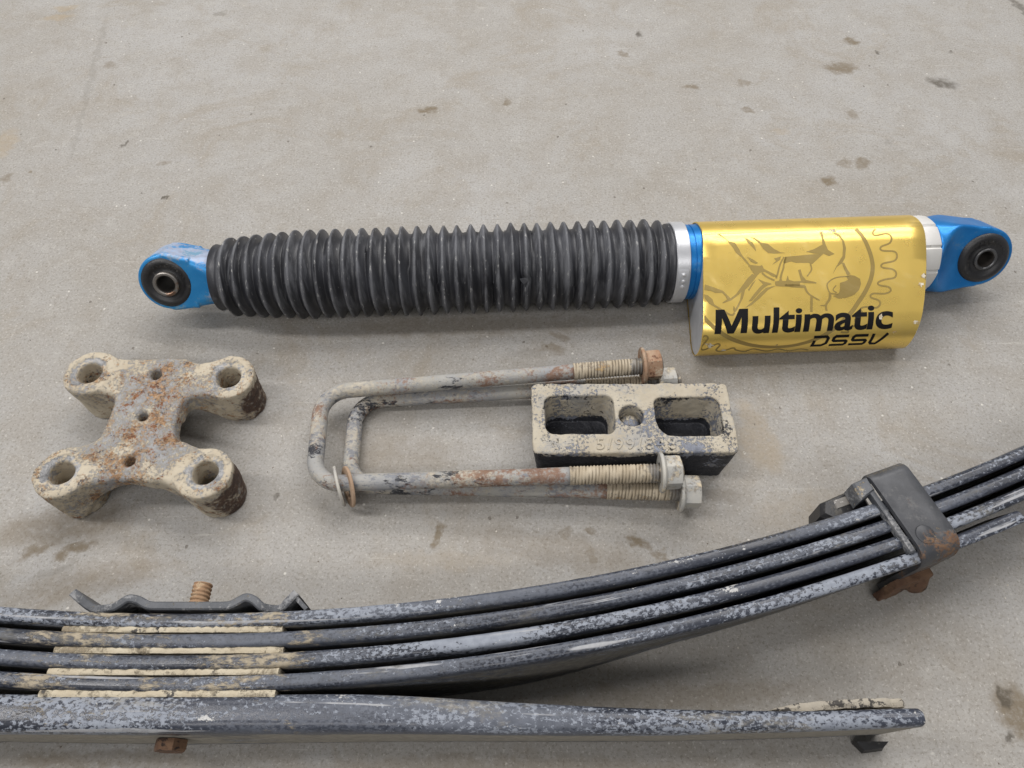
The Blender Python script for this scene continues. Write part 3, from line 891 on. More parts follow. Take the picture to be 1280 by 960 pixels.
E = {
    'ring':[(287.0,0.7),(291.6,11.2),(294.6,22.9),(295.3,34.4),(292.2,45.6),(285.9,56.6),(278.4,66.0),(272.0,73.7),(260.6,84.0),(249.4,92.3),(238.3,97.9),(224.0,102.0),(208.6,102.3),(192.2,99.2),(175.6,92.8),(164.3,85.9),(155.2,78.0),(149.2,69.2)],
    'teethR':[(303.4,1.4),(300.0,5.3),(301.7,8.1),(311.5,6.6),(314.6,10.3),(312.3,15.3),(304.7,18.3),(305.0,21.6),(315.1,22.8),(316.8,26.9),(313.8,30.9),(304.1,33.0),(302.9,36.2),(311.2,38.2),(313.8,41.5),(311.6,45.5),(303.6,46.8),(297.9,49.0),(298.3,51.5),(305.8,53.3),(306.9,56.6),(301.9,58.8),(291.9,58.5),(289.9,61.6),(295.7,64.2),(296.7,67.4),(293.2,70.5),(286.4,69.4),(280.1,70.8),(280.9,75.6),(274.4,80.0),(276.8,83.8),(268.5,86.6),(269.7,89.8),(263.5,89.6)],
    'teethL':[(147.9,91.7),(152.3,88.6),(154.8,91.1),(150.6,99.2),(153.6,102.8),(162.4,96.7),(165.7,97.9),(163.8,103.4),(168.4,106.0),(177.4,101.7),(180.4,104.5),(188.3,107.5),(195.0,104.0),(207.4,108.4),(215.9,105.7),(226.6,109.4),(235.0,106.8),(242.3,109.3)],
    'p1':[(170.5,1.8),(172.7,1.3),(177.4,7.6),(178.9,9.1),(183.7,10.7),(186.4,16.0),(188.3,21.4),(191.9,26.7),(194.0,30.2),(202.1,31.4),(203.9,30.6),(205.1,34.1),(214.4,39.6),(215.1,41.4),(211.8,41.2),(205.7,36.7),(201.5,37.4),(197.8,40.7),(195.7,37.2),(194.0,33.7),(192.3,30.2),(187.3,23.1),(183.5,19.4),(181.5,15.0),(178.7,10.5),(175.9,6.6)],
    'p2':[(192.3,23.2),(196.2,25.1),(200.8,28.7),(199.0,29.6),(195.1,27.7)],
    'p3':[(191.9,5.8),(195.0,7.3),(198.6,11.2),(200.2,15.7),(200.2,18.7),(197.4,14.7),(194.4,11.0)],
    'p4':[(197.4,5.5),(201.0,6.6),(205.3,11.0),(210.9,12.5),(215.4,17.1),(220.8,20.3),(224.9,20.9),(214.9,21.1),(210.0,20.4),(206.3,16.7),(204.3,12.3),(201.4,9.0)],
    'p5':[(194.8,38.1),(198.7,39.9),(195.9,43.3),(190.3,49.1),(187.6,51.5),(185.2,58.3),(179.3,68.2),(176.9,70.6),(176.0,68.1),(176.8,64.7),(178.1,67.3),(182.6,59.9),(184.5,53.1),(179.6,57.2),(175.2,60.0),(168.4,62.3),(168.1,61.5),(172.0,59.1),(170.7,56.0),(168.5,53.4),(162.8,53.2),(159.7,51.4),(154.1,50.3),(155.3,45.7),(163.2,48.9),(169.5,51.7),(172.4,55.2),(175.0,58.3),(179.9,54.7),(185.5,48.0),(190.2,42.2)],
    'p6':[(153.3,54.1),(156.9,55.1),(160.2,58.6),(161.1,62.5),(163.3,65.1),(162.4,65.9),(157.0,62.3),(154.2,58.0)],
    'p7':[(197.5,43.3),(190.8,52.5),(190.0,51.6),(194.0,45.8)],
    'p8':[(199.2,42.5),(204.7,45.3),(209.5,46.7),(209.8,47.6),(206.9,48.1),(203.3,50.4),(199.7,53.7),(192.3,61.1),(189.4,61.4),(194.6,55.2),(200.1,49.4),(202.8,47.4)],
    'p9':[(210.0,49.3),(213.3,49.0),(206.4,52.2),(199.1,58.8),(191.9,64.4),(185.9,66.8),(192.2,61.9),(199.6,54.5),(204.9,50.4)],
    'p10':[(213.0,45.2),(216.3,44.8),(217.4,42.3),(218.6,42.8),(218.8,44.9),(222.0,45.2),(223.9,40.4),(224.6,44.3),(228.6,45.7),(233.5,45.6),(233.0,49.9),(226.4,50.3),(213.3,49.2),(212.7,47.3)],
    'p11':[(214.4,25.3),(220.4,23.8),(219.2,26.8),(216.6,28.4),(212.1,30.9),(215.8,27.5)],
    't1':[(160.9,63.7),(169.3,69.5),(172.4,71.7),(175.2,72.3),(176.9,70.6)],
    't2':[(203.1,37.5),(206.8,41.1),(212.7,44.3)],
    't3':[(222.9,24.3),(218.7,31.1),(215.8,38.8),(214.1,42.6)],
    't4':[(224.5,24.4),(222.1,30.4),(221.3,33.8),(219.1,38.9),(217.8,42.7)],
    'q1':[(223.7,24.3),(241.3,23.2),(253.0,22.7),(255.5,23.0),(246.2,30.8),(243.9,32.2),(242.9,30.2),(232.2,29.9),(228.2,28.4),(222.6,30.0),(221.5,29.0)],
    'q2':[(248.6,18.4),(256.2,14.5),(256.2,8.7),(256.0,2.6),(258.3,2.2),(258.0,9.7),(258.7,14.6),(260.1,19.5),(265.1,23.2),(260.2,24.9),(256.3,22.9),(249.7,22.5),(241.6,20.4)],
    'q3':[(233.1,36.0),(235.2,35.6),(236.1,41.2),(238.6,44.8),(247.0,47.2),(246.5,48.1),(236.6,47.3),(228.5,46.3),(234.4,45.5)],
    'q4':[(228.3,48.2),(237.2,49.2),(236.1,51.6),(227.1,50.8),(220.7,49.5),(220.9,47.9)],
    'q5':[(266.0,4.1),(269.5,3.7),(272.2,6.4),(274.5,12.1),(275.3,18.3),(273.3,26.9),(270.2,31.6),(265.6,34.5),(261.0,40.8),(264.8,34.5),(268.9,28.5),(271.5,25.1),(272.8,18.2),(272.8,12.0),(271.0,8.3)],
    'q6':[(271.9,42.9),(275.4,41.8),(279.4,42.8),(283.2,45.5),(283.4,49.8),(281.1,54.9),(276.4,59.0),(269.5,61.3),(262.8,61.7),(259.0,59.2),(263.4,57.7),(265.4,54.3),(266.2,48.3),(270.5,47.2),(273.2,46.0)],
    'u1':[(244.0,31.6),(244.2,36.3),(239.8,41.8)],
    'u2':[(236.7,49.9),(238.1,55.0),(241.4,58.6),(247.5,62.6)],
    'u3':[(241.5,58.2),(239.5,72.1)],
    'u4':[(271.0,31.2),(272.4,36.5),(274.6,41.7)],
    'u5':[(274.4,43.0),(266.9,43.2),(260.9,44.7),(255.9,48.4),(255.4,52.2),(256.9,56.6),(260.9,57.6),(263.3,58.1)],
    'u6':[(262.7,50.4),(259.7,54.1),(262.6,56.8)],
    'u7':[(256.9,56.6),(255.8,61.7),(252.3,66.6),(252.0,71.7)],
    'u8':[(252.2,67.0),(247.7,67.1)],

}
strokes = [('ring', 3.4, 3.4), ('teethR', 1.5, 1.5), ('teethL', 1.5, 1.5), ('t1', 1.6, 1.6), ('t2', 1.6, 1.6), ('t3', 1.2, 1.6), ('t4', 1.2, 1.8),
           ('u1', 1.4, 1.0), ('u2', 2.0, 1.0), ('u3', 2.0, 2.0), ('u4', 2.0, 3.0), ('u5', 1.0, 1.2), ('u6', 0.9, 0.9), ('u7', 2.2, 1.6), ('u8', 1.2, 0.9)]
AV, AF = [], []
lay = 0
for k, w0, w1 in strokes:
    V2, F2 = ribbon(E[k], w0, w1, 5)
    decal('emblem_line', V2, F2, 'etch', 0.10 + 0.012 * (lay % 5), 3.0)
    lay += 1
for k in [q for q in E if q[0] in 'pq']:
    P = np.array(E[k], float)
    decal('emblem_shape', P.tolist(), [tuple(range(len(P)))], 'etch', 0.10 + 0.012 * (lay % 5), 3.0)
    lay += 1
# edge of the clear film over the print, and knocks where it has been scuffed
V2, F2 = ribbon([(159.5, 1.2), (200, 0.8), (260, 0.2), (342, -0.6)], 0.5, 0.4, 6)
decal('film_edge', V2, F2, 'etch', 0.09, 3.0)
for (cx, cs, ra, rb, sd) in ((338.5, 45, 4.2, 2.4, 1), (333, 52, 2.2, 1.6, 2), (157.5, 98, 2.4, 3.0, 3), (325, 84, 3.0, 1.4, 4), (268, 1.5, 3.0, 1.4, 5), (308, 91, 1.2, 0.9, 6), (170, 104, 1.8, 1.0, 7), (296, 79, 1.3, 2.4, 8), (213, 100, 1.0, 0.6, 9)):
    rs_ = np.random.default_rng(sd)
    m_ = 16
    rad_ = 1 + 0.35 * rs_.normal(size=m_)
    P = [(cx + ra * max(0.4, rad_[k_]) * math.cos(k_ * 2 * math.pi / m_), cs + rb * max(0.4, rad_[k_]) * math.sin(k_ * 2 * math.pi / m_)) for k_ in range(m_)]
    decal('scuff', P, [tuple(range(m_))], 'scuff', 0.20, 2.0)
# lettering
V, F = text_mesh('ultimatic', offset=0.023, shear=0.10, space=0.975)
lo, hi = V.min(0), V.max(0)
ytop = hi[1]
V2 = [(190.2 + (v[0] - lo[0]) / (hi[0] - lo[0]) * 115.8, 87.5 - v[1] / ytop * 20.2) for v in V]
decal('lettering', V2, F, 'ink', 0.18, 2.5)
m_up = lambda x, y: (159.8 + x + y * 0.10, 87.5 - y)
Mo = [(0, 0), (5.2, 0), (5.2, 13.0), (10.7, 0), (15.7, 0), (21.2, 13.0), (21.2, 0), (26.4, 0), (26.4, 20), (19.3, 20), (13.2, 6.4), (7.1, 20), (0, 20)]
decal('lettering', [m_up(*q) for q in Mo], [tuple(range(13))], 'ink', 0.18, 2.5)
# squared DSSV lettering out of strokes, slanted to the right
def glyph(pts, x0, w=2.9):
    out = []
    P = [np.array((x0 + x + (11.5 - y) * -0.0 + y * 0.12, 103.6 - y)) for x, y in pts]
    return P


def stroke_poly(P, w):
    """constant width mitred band along a polyline"""
    P = [np.array(p, float) for p in P]
    Lf, Rt = [], []
    for i in range(len(P)):
        d0 = P[i] - P[i - 1] if i > 0 else P[1] - P[0]
        d1 = P[i + 1] - P[i] if i < len(P) - 1 else d0
        d0 = d0 / np.linalg.norm(d0); d1 = d1 / np.linalg.norm(d1)
        n0 = np.array([-d0[1], d0[0]]); n1 = np.array([-d1[1], d1[0]])
        m_ = n0 + n1; m_ = m_ / np.linalg.norm(m_)
        k_ = (w / 2) / max(0.35, float(m_ @ n0))
        Lf.append(P[i] + m_ * k_); Rt.append(P[i] - m_ * k_)
    nn = len(P)
    return [tuple(p) for p in Lf + Rt], [(i, i + 1, nn + i + 1, nn + i) for i in range(nn - 1)]


for g, x0 in (('D', 240.4), ('S', 256.6), ('S', 272.6), ('V', 288.6)):
    if g == 'D': paths = [[(0.5, 10.4), (11.2, 10.4), (12.8, 8.8), (12.8, 3.6), (9.6, 1.2), (1.0, 1.2)], [(2.2, 1.2), (2.2, 7.0)]]
    elif g == 'S': paths = [[(13.2, 10.4), (2.8, 10.4), (1.4, 9.0), (1.4, 6.6), (2.4, 5.8), (11.8, 5.8), (12.8, 5.0), (12.8, 2.6), (11.6, 1.2), (0.3, 1.2)]]
    else: paths = [[(1.4, 11.6), (1.4, 3.0), (3.0, 1.2), (6.6, 1.2), (13.0, 11.6)]]
    for p in paths:
        V2, F2 = stroke_poly(glyph(p, x0), 2.5)
        decal('lettering', V2, F2, 'ink', 0.17, 2.5)

# blue eyes
def lug(name, ex, ey, sgn, base_x, base_r, ro, th_eye, mat):
    """forged eye: round neck at base_x flowing into a flat-faced ring at ex"""
    def fn(X, Y, Z):
        Zr = Z - AX
        u = Y * EU[1] + Zr * EU[2]
        w = Y * EN[1] + Zr * EN[2]
        eu = ey * EU[1]
        t = np.clip((X - base_x) / (ex - base_x), 0, 1.0)
        ring = np.hypot(X - ex, u - eu) - ro
        hw = base_r + (ro - base_r) * t ** 1.2
        hw = hw + 1.2 * np.sin(np.pi * t) * (1 if base_r > 25 else 0)
        web = np.maximum(np.abs(u - eu * t) - hw, np.maximum((X - ex) * sgn, -(X - base_x) * sgn))
        body = smin(ring, web, 4)
        ht = base_r + (th_eye - base_r) * (t ** 0.5 if base_r > 25 else t) ** 1.0
        ht = np.where(base_r > 25, th_eye + (base_r - th_eye) * (1 - np.clip(t / 0.62, 0, 1)) ** 2.0, ht)
        rnd = np.hypot(u - eu * t, w) - np.maximum(base_r + 12 * t, 0)
        s = smax(body, np.abs(w) - ht, 3.0)
        s = smax(s, np.where(t < 0.5, rnd, -9), 3.0)
        s = smax(s, -(X - base_x) * sgn, 1.0)
        s = np.maximum(s, -(np.hypot(X - ex, u - eu) - (ro - 5.2)))
        return s
    xs = sorted((base_x - sgn * 2, ex + sgn * (ro + 3)))
    V, F = surface(fn, (xs[0], -44, AX - 44), (xs[1], 44, AX + 44), 0.9)
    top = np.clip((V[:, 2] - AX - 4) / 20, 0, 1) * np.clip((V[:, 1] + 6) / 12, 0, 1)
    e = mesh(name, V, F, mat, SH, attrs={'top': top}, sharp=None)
    cen = np.array([ex, ey, AX]) * 1.0
    cen[2] = AX + ey * 0.0
    c3 = np.array([ex, ey * EU[1] * EU[1], AX + ey * EU[1] * EU[2]])
    return e, c3


def bushing(parent, c3, ro, th, sleeve_ro, sleeve_ri, proud, smat):
    p = [(-th, sleeve_ro - 0.5), (-th, ro - 6), (-th + 2, ro - 2), (-th + 5, ro - 0.4), (-th + 5.4, ro - 2.0), (th - 5.4, ro - 2.0), (th - 5, ro - 0.4), (th - 2, ro - 1.0), (th - 0.3, ro - 3.5), (th, ro - 5), (th - 0.6, sleeve_ro + 4.5), (th - 1.6, sleeve_ro + 3.6), (th - 1.8, sleeve_ro + 1.0), (th - 1.0, sleeve_ro - 0.5)]
    V, F, UV = lathe(p, 72, False)
    b = mesh('bushing', orient(V, c3, EN, (1, 0, 0)), F, 'rubber', parent, sharp=45)
    V, F, UV = lathe(ring_profile(-th - 1, th + proud, sleeve_ri, sleeve_ro, 0.7), 56, False)
    mesh('inner_sleeve', orient(V, c3, EN, (1, 0, 0)), F, smat, parent, sharp=40)
    V, F, UV = lathe([(th + proud - 1.5, sleeve_ri - 0.05), (th + proud - 1.5, sleeve_ri - 0.5), (-th, sleeve_ri - 0.5), (-th, sleeve_ri - 0.05)], 40, False)  # thin dark liner added inside the sleeve for its painted shade
    mesh('bore_shade', orient(V, c3, EN, (1, 0, 0)), F, 'bore_shade', parent, sharp=40)
    # moulded marks on the rubber face
    for i in range(9):
        a = 0.3 + i * 0.22
        rr = ro - 7.0
        X3 = np.array([1, 0, 0.0]); 
        pos = c3 + EN * (th - 0.1) + (X3 * math.cos(a) + EU * math.sin(a)) * rr
        V, F, UV = lathe([(0, 0.8), (0.35, 0.7), (0.4, 0.1)], 6)
        mesh('moulded_mark', orient(V, pos, EN, (1, 0, 0)), F, 'rubber', b)


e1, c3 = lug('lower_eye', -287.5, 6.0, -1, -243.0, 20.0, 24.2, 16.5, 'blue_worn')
bushing(e1, c3, 22.3, 18.5, 10.4, 7.6, 2.8, 'steel')
e2, c3 = lug('upper_eye', 404.0, 1.0, 1, 357.5, 30.8, 25.6, 16.0, 'blue')
bushing(e2, c3, 22.4, 19.0, 9.6, 7.2, 1.8, 'dark_steel')
# damper rod inside the boot
V, F, UV = lathe([(-246, 9), (-225, 9)], 32)
mesh('damper_rod', at_axis(V), F, 'dark_steel', SH)

# ------------------------------------------------------------------ four-legged spring plate
PL = thing('spring_plate', 'muddy rusted four-legged cast plate with seven holes lying on concrete', 'spring plate', (-275, 275, 0))
BOSS = [(-46, -43.4), (56.3, -43.4), (-53.6, 43), (55.3, 39)]
SMALL = [(-2.6, 42), (-1.6, 3.5), (-0.3, -33.5)]


def plate_fn(X, Y, Z):
    body = box2(X, Y, -2, 3.5, 26, 53, 10)
    body = smax(body, -(np.hypot((X + 0) / 1.6, Y + 76) - 24.0), 8)          # hollowed front edge
    d = body
    bz = []
    for i, (x, y) in enumerate(BOSS):
        r = np.hypot(X - x, Y - y) - (18.6 - 0.05 * (40 - Z))
        ax_, ay_ = (-12 if x < 0 else 10), (38 if y > 0 else -26)
        px_, py_ = X - ax_, Y - ay_
        bx_, by_ = x - ax_, y - ay_
        q = np.clip((px_ * bx_ + py_ * by_) / (bx_ ** 2 + by_ ** 2), 0, 1)
        arm = np.hypot(px_ - q * bx_, py_ - q * by_) - 16.5
        d = smin(d, smin(arm, r, 6), 9)
        bz.append(r)
    nb = np.minimum.reduce(bz)
    top = 40.0 - 2.6 * np.clip(nb / 14, 0, 1) + 1.4 * np.exp(-((X + 2) / 26) ** 2)
    arch = 27.0 * (1 - ((X - 3) / 45) ** 2)
    arch = np.maximum(arch, 25 * (1 - (Y / 24.0) ** 2))
    bot = np.maximum(arch, 0.0)
    ped = 40 * np.clip(nb / 5, 0, 1)
    bot = np.minimum(bot, np.where(nb < 0, 0, bot))
    s = smax(d, Z - top, 4.5)
    s = smax(s, bot - Z, 3.0)
    s = smin(s, np.maximum(np.maximum(nb, Z - 38), -Z), 4)
    for (x, y) in BOSS:
        r = np.hypot(X - x, Y - y)
        s = np.maximum(s, -(r - 8.9))
        s = smax(s, -(r - 8.9 - np.maximum(Z - 37.5, 0) * 0.8), 1)
        s = smax(s, -np.maximum(r - 13.6, 39.3 - Z), 0.8)
    for (x, y) in SMALL:
        r = np.hypot(X - x, Y - y)
        s = smax(s, -(r - 4.3 - np.maximum(Z - 37.0, 0) * 0.9), 0.8)
    s = s + 0.9 * value_noise(X + 200, Y + 200, Z + 50, 6.0, 5) + 0.35 * value_noise(X + 200, Y + 200, Z + 50, 2.6, 6) + 1.2 * value_noise(X + 200, Y + 200, Z + 50, 17.0, 9)
    s = np.maximum(s, 0.05 - Z)
    return s


V, F = surface(plate_fn, (-80, -70, -2), (82, 70, 45), 0.95)
bd = np.clip(1 - np.hypot((V[:, 0] - 2) / 44, (V[:, 1]) / 60), 0, 1) ** 0.6
dist = np.min([np.hypot(V[:, 0] - x, V[:, 1] - y) for x, y in BOSS], 0)
rs = np.clip((V[:, 0] - 52) / 18, 0, 1) * np.clip((37 - V[:, 2]) / 6, 0, 1)
pad = (np.clip((15 - dist) / 2, 0, 1)) * np.clip((V[:, 2] - 37) / 1.5, 0, 1)
mesh('casting', V, F, 'plate', PL, attrs={'body': bd, 'rustside': rs, 'pad': pad}, sharp=None)

# ------------------------------------------------------------------ spacer block
BK = thing('lift_block', 'muddy rectangular cast block with two square pockets standing between the bolt legs', 'block', (90.2, 278.3, 0), R(0.3))
HB = 38.0


def block_fn(X, Y, Z):
    dr = (HB - Z) * 0.13
    s = box2(X, Y, 0, 0.2, 75.6 - dr, 30.6, 5)
    s = smax(s, Z - HB - 0.0 * X, 2.2)
    pk = 0.07 * (HB - Z)
    p1 = box2(X, Y, -39.3, 2.8, 26.3 - pk, 16.8 - pk, 7)
    p1 = np.maximum(p1, 3.0 - Z)  # thin pocket floor added to carry the painted shade
    p2 = box2(X, Y, 42.2, 0.8, 25.0 - pk, 17.0 - pk, 7)
    p2 = smax(p2, (36.0 - (X - 42.2) * -1.0) * 0 + ((17.2 - X) * 0.8 + (-16.0 - Y) * 0.6 + 5.0), 5)
    p2 = np.maximum(p2, 3.0 - Z)
    s = smax(s, -p1, 1.4)
    s = smax(s, -p2, 1.4)
    r = np.hypot(X + 0.6, Y - 1.5)
    s = smax(s, -np.maximum(r - 9.2, HB - 16 - Z), 1.5)
    pin = np.hypot(r, (Z - 23) * 1.2) - 8.2
    s = smin(s, pin, 1)
    s = s + 0.7 * value_noise(X + 200, Y + 200, Z + 50, 5.0, 15) + 0.3 * value_noise(X + 200, Y + 200, Z + 50, 2.3, 16)
    s = np.maximum(s, 0.05 - Z)
    return s


V, F = surface(block_fn, (-82, -36, -2), (82, 36, 43), 0.9)
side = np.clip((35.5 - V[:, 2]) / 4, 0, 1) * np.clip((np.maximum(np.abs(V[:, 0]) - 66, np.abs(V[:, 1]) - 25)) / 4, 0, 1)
side = np.maximum(side, np.clip((11 - V[:, 2]) / 5, 0, 1))  # low zone goes black: shade of the pocket bottoms painted into the colour
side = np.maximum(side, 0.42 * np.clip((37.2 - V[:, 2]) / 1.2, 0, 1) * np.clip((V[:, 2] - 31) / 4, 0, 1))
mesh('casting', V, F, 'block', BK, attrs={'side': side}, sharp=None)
V, F = text_mesh('5/99/848', offset=0.01, extrude=0.06, space=1.25)
V = V - V.mean(0)
V = V / (V[:, 0].max() - V[:, 0].min()) * 58
V[:, 2] *= 0.75
V += np.array([4, -22.6, HB + 0.1])
mesh('cast_number', V, F, 'block', BK, attrs={'side': np.zeros(len(V))}, smooth=False)


# ------------------------------------------------------------------ U-bolts
def fillet(P, rad, n=10):
    P = [np.array(p, float) for p in P]
    out = [P[0]]
    for i in range(1, len(P) - 1):
        a = P[i - 1] - P[i]; b = P[i + 1] - P[i]
        a /= np.linalg.norm(a); b /= np.linalg.norm(b)
        ang = math.acos(np.clip(a @ b, -1, 1))
        d = rad / math.tan(ang / 2)
        bis = (a + b) / np.linalg.norm(a + b)
        C = P[i] + bis * rad / math.sin(ang / 2)
        p0, p1 = P[i] + a * d - C, P[i] + b * d - C
        om = math.acos(np.clip(p0 @ p1 / rad ** 2, -1, 1))
        for k in range(n + 1):
            t = k / n
            out.append(C + (math.sin((1 - t) * om) * p0 + math.sin(t * om) * p1) / math.sin(om))
    out.append(P[-1])
    return out


def resample(P, step):
    out = [P[0]]
    for a, b in zip(P[:-1], P[1:]):
        L = np.linalg.norm(b - a)
        k = max(1, int(L / step))
        for j in range(1, k + 1):
            out.append(a + (b - a) * j / k)
    return np.array(out)


def thread_mesh(L, r, pitch=2.4, amp=0.75, bare_len=12, flip=False):
    n = int(L / pitch * 8)
    ns = 28
    V, rt, br = [], [], []
    pa = [(random.uniform(0.2, 1.4), random.uniform(0, 6.3), random.choice((1, 2, 3))) for _ in range(7)]
    for i in range(n + 1):
        x = i * L / n
        for j in range(ns):
            a = j * 2 * math.pi / ns
            f = (x / pitch + j / ns) % 1
            tri = 1 - abs(2 * f - 1)
            tri = min(1, max(0, (tri - 0.12) / 0.7))
            fade = min(1, x / 2)
            w_ = sum(math.sin(x * k_ + p_ + m_ * a) for k_, p_, m_ in pa) / 7
            fill = min(1.0, max(0.0, 0.18 + 1.2 * w_))            # mud packed between the crests
            tri = tri + (0.8 - tri) * fill * 0.75 if tri < 0.8 else tri
            q = r - amp + amp * tri + 0.16 * w_ + random.uniform(-0.05, 0.05)
            q = r * (1 - fade) + q * fade
            V.append((x, q * math.cos(a), q * math.sin(a)))
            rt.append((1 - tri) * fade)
            br.append(min(1, max(0, (x - (L - bare_len)) / 4)))
    F = [f[::-1] for f in grid_faces(n + 1, ns)]
    F.append(tuple(range(ns))); F.append(tuple(range(n * ns, (n + 1) * ns))[::-1])
    return np.array(V), F, rt, br


def make_nut(parent, pos, d, turn, mat, ro=14.8, af=10.9, hl=12.8):
    """flanged hexagon nut with its flange facing the bend of the bolt"""
    d = np.asarray(d, float)
    V, F = [], []
    prof = [(0.0, 0.93), (1.2, 1.0), (hl - 2.2, 1.0), (hl - 0.6, 0.955), (hl, 0.88), (hl, 0.66), (hl - 3, 0.60)]
    ns = 36
    for x, k in prof:
        for j in range(ns):
            a = j * 2 * math.pi / ns
            hexr = af / math.cos(((a + math.pi / 6) % (math.pi / 3)) - math.pi / 6)
            hexr = min(hexr, af * 1.13)
            rr = hexr * k if k > 0.9 else af * 1.0 * k
            V.append((x + 2.6, rr * math.cos(a + turn), rr * math.sin(a + turn)))
    F = [f[::-1] for f in grid_faces(len(prof), ns)]
    F.append(tuple(range((len(prof) - 1) * ns, len(prof) * ns))[::-1])
    nt = mesh('nut', orient(V, pos, d), F, mat, parent, sharp=25)
    V, F, UV = lathe([(0, 7.4), (0, ro - 0.6), (0.6, ro), (2.0, ro), (2.8, ro - 0.8), (4.2, af * 1.04), (4.8, af * 0.8)], 48, False, lambda x, r, a: (0 * a, 0.15 * np.sin(3 * a + turn)))
    mesh('flange', orient(V, pos, d), F, mat, nt, sharp=40)
    return nt


def u_bolt(name, label, origin, far_end, far_c, near_c, near_end, th_far, th_near, nut_far, nut_near, mats, rust_band):
    o = thing(name, label, 'U-bolt', origin, 0, 'pair of U-bolts around the block')
    org = np.array(origin, float)
    P = [np.array(p, float) - org for p in (far_end, far_c, near_c, near_end)]
    rr = 6.2
    full = resample([np.array(p) for p in fillet(P, 21, 12)], 5)
    # the plain rod stops where the threads begin
    def cut(pt_end, corner, xth):
        d = (pt_end - corner); L = np.linalg.norm(d); d = d / L
        t = (xth - corner[0]) / d[0]
        return corner + d * t, d, L - t
    a, da, La = cut(P[0], P[1], th_far - org[0])
    b, db, Lb = cut(P[3], P[2], th_near - org[0])
    path = resample([np.array(p) for p in fillet([a, P[1], P[2], b], 21, 12)], 4)
    rngl = np.random.default_rng(len(label))
    n_ = len(path)
    rad = rr + 0.18 * np.convolve(rngl.normal(size=n_ + 8), np.ones(5) / 5, 'same')[4:-4]
    V, F, UV = tube(path, rad, 24)
    xw = V[:, 0] + org[0]
    rust = np.zeros(len(V))
    for (c, w, nearfar) in rust_band:
        m_ = (V[:, 1] > (P[0][1] + P[3][1]) / 2) == (nearfar == 'far')
        rust = np.maximum(rust, np.exp(-((xw - c) / w) ** 2) * m_)
    mesh('rod', V, F, 'rod', o, uv=UV, attrs={'rust': rust}, sharp=None)
    for (st, d, L, nx, mt, turn) in ((a, da, La, nut_far, mats[0], 0.35), (b, db, Lb, nut_near, mats[1], 0.1)):
        V, F, rt, br = thread_mesh(L, rr + 0.7, bare_len=L - ((nx - org[0] - st[0]) / d[0]) + 10)
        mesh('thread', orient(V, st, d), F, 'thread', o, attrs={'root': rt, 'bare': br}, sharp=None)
        pos = st + d * ((nx - org[0] - st[0]) / d[0])
        make_nut(o, pos, d, turn, mt)
    return o


u_bolt('u_bolt', 'U-bolt lying flat on the concrete underneath the other U-bolt, grey dusty nuts', (0, 275, 0),
       (136, 325.5, 15.4), (-125.5, 312, 6.4), (-123, 237.3, 6.4), (138, 227.5, 15.4), 60, 70, 117, 122.5, ('nut', 'nut'),
       [(60, 30, 'near'), (40, 30, 'far')])
u_bolt('u_bolt', 'U-bolt resting on top of the other, with one rusty nut and two washers on it', (0, 275, 0),
       (119, 330.0, 33), (-151, 312.5, 19.2), (-146, 232.3, 19.2), (123, 235.0, 33), 49, 42, 102.5, 106.5, ('nut_rust', 'nut'),
       [(20, 40, 'far'), (15, 38, 'near')])


def make_washer(name, label, pos, d, mat, ro=15.4, ri=8.6, t=2.2):
    V, F, UV = lathe(ring_profile(-t / 2, t / 2, ri, ro, 0.5), 48, False, lambda x, r, a: (0.25 * np.sin(2 * a), 0 * a))
    me = mesh(name, orient(V, (0, 0, 0), d), F, mat, None, sharp=35, loc=pos)
    return tag(me, label, 'washer')


make_washer('washer', 'pale dusty flat washer hanging on the upper U-bolt near its bend', (-127.5, 231.4, 16.9), (1, 0.36, -0.06), 'washer')
make_washer('washer', 'rust brown flat washer hanging on the upper U-bolt beside a pale one', (-120.2, 231.0, 17.2), (1, 0.42, -0.30), 'washer_rust')

# ------------------------------------------------------------------ leaf spring pack lying on its side
LS = thing('leaf_spring_pack', 'chalky black leaf spring pack of four thin leaves and one thick overload leaf', 'leaf spring', (-201, 100, 0))
W = 64.0
TX = np.array([-308.4, -211.9, -130.4, -91.8, -19.6, 29.6, 79.9, 131.3, 185.1, 241.8, 301.9, 352.8])
TY = np.array([127.9, 127.6, 128.6, 130.0, 138.2, 147.1, 156.2, 166.6, 180.6, 199.0, 220.7, 240.3])
tt = np.abs(TX + 201)
Bs = np.stack([np.ones_like(tt), tt ** 2, tt ** 3, tt ** 4], 1)
cf = np.linalg.lstsq(Bs, TY, rcond=None)[0]


def far_edge(t):
    t = np.abs(t)
    te = np.minimum(t, 554.0)
    y = cf[0] + cf[1] * te ** 2 + cf[2] * te ** 3 + cf[3] * te ** 4
    sl = 2 * cf[1] * te + 3 * cf[2] * te ** 2 + 4 * cf[3] * te ** 3
    return y + sl * (t - te)


def leaf_path(k, t0, t1):
    t = np.arange(t0, t1 + 1, 6.0)
    y = far_edge(t)
    P = np.stack([t, y - 100], 1)
    T = np.gradient(P, axis=0); T /= np.linalg.norm(T, axis=1)[:, None]
    N = np.stack([-T[:, 1], T[:, 0]], 1)
    return P - N * (4.75 + 12.0 * k)


